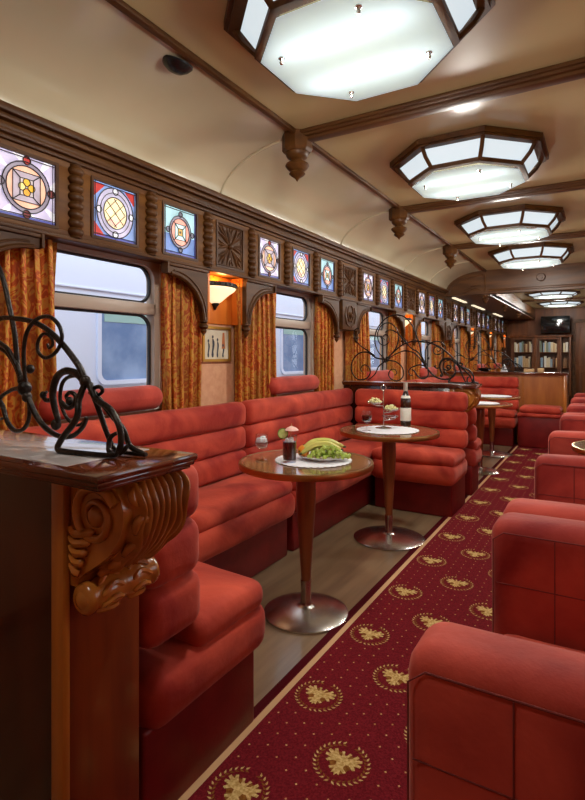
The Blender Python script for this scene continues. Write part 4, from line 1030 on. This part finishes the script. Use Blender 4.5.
# bookcase
BX0, BX1, BY = -1.98, -.64, 14.0
t = thing('bookcase', 'tall dark wood bookcase with glazed bays against the end wall', 'bookcase', (-1.3, 14.15, 0))
b = MB()
b.box(BX0, BX1, Y1 - .03, Y1 - .005, 0, 1.72)
for x0, x1 in ((BX0, BX0 + .05), (-1.44, -1.36), (-.90, -.84), (BX1 - .05, BX1)): b.box(x0, x1, BY, Y1 - .03, 0, 1.72, .004)
b.box(BX0 - .02, BX1 + .02, BY - .02, Y1 - .005, 1.70, 1.76, .006); b.box(BX0, BX1, BY, Y1 - .03, 0, .3); b.build('carcass', panelw, t)
SH = (.62, .975, 1.345)
for z in SH: MB().box(BX0 + .04, BX1 - .04, BY + .02, Y1 - .03, z - .02, z, .002).build('shelf', panelw, t)
for x0, x1 in ((BX0 + .05, -1.44), (-1.36, -.90)):
    MB().ring([(x0, BY, .32), (x1, BY, .32), (x1, BY, 1.69), (x0, BY, 1.69)], [(x0 + .04, BY, .36), (x1 - .04, BY, .36), (x1 - .04, BY, 1.65), (x0 + .04, BY, 1.65)], (0, -.018, 0)).build('door', panelw, t)
cols = [('white', (222, 216, 204)), ('cream', (206, 190, 156)), ('grey green', (120, 130, 112)), ('pale blue', (140, 160, 176)), ('brown', (120, 84, 54)), ('tan', (190, 156, 110))]
bm_ = {n_: mat('book_' + n_.replace(' ', '_'), s2l(*c), .6) for n_, c in cols}
rb = random.Random(3); protoB = {}
for bi, (x0, x1, bay) in enumerate(((BX0 + .06, -1.45, 'left'), (-1.35, -.91, 'middle'), (-.83, BX1 - .06, 'narrow right'))):
    for si, (z, shn) in enumerate(((1.345, 'upper'), (.975, 'middle'))):
        x = x0 + .02
        while x < x1 - .05:
            wd = rb.uniform(.028, .052); h = rb.uniform(.2, .275); nm, _ = cols[rb.choices(range(6), (5, 3, 2, 1 + 2 * (bi == 1), 2, 3))[0]]
            if rb.random() < .12: x += .03; continue
            b = MB(); b.box(x, x + wd, BY + .03, BY + .2, z, z + h, .004); r_ = b.build('book', bm_[nm])
            tag(r_, '%s spined book on the %s shelf of the %s bookcase bay' % (nm, shn, bay), 'book', '%s books on the %s shelf of the %s bay' % (nm, shn, bay)); x += wd + .003
# wall screen
t = thing('television', 'black flat television mounted high on the end wall', 'television', (-.97, 13.9, 2.0))
MB().box(-1.28, -.66, 13.86, 13.92, 1.80, 2.2, .008).build('casing', black, t)
scr = mat('screen_glass', s2l(10, 11, 13), .08, coat=.6)
MB().box(-1.26, -.68, 13.852, 13.86, 1.825, 2.18, .002).build('screen', scr, t); MB().box(-1.04, -.9, 13.92, 14.3, 1.93, 2.07, .004).build('wall_arm', black, t)
# door at right
dr = MB().box(-.56, .3, Y1 - .05, Y1 + .0, 0, 2.05, .006).build('door_1', panelw, kind='structure')
for z0, z1 in ((.15, .9), (1.0, 1.95)): MB().ring([(-.48, Y1 - .05, z0), (.2, Y1 - .05, z0), (.2, Y1 - .05, z1), (-.48, Y1 - .05, z1)], [(-.44, Y1 - .05, z0 + .04), (.16, Y1 - .05, z0 + .04), (.16, Y1 - .05, z1 - .04), (-.44, Y1 - .05, z1 - .04)], (0, -.014, 0)).build('door_panel', panelw, dr)
MB().ring([(-.64, Y1 - .06, 0), (.38, Y1 - .06, 0), (.38, Y1 - .06, 2.13), (-.64, Y1 - .06, 2.13)], [(-.56, Y1 - .06, 0), (.3, Y1 - .06, 0), (.3, Y1 - .06, 2.05), (-.56, Y1 - .06, 2.05)], (0, .06, 0)).build('trim_15', oak_d, kind='structure')
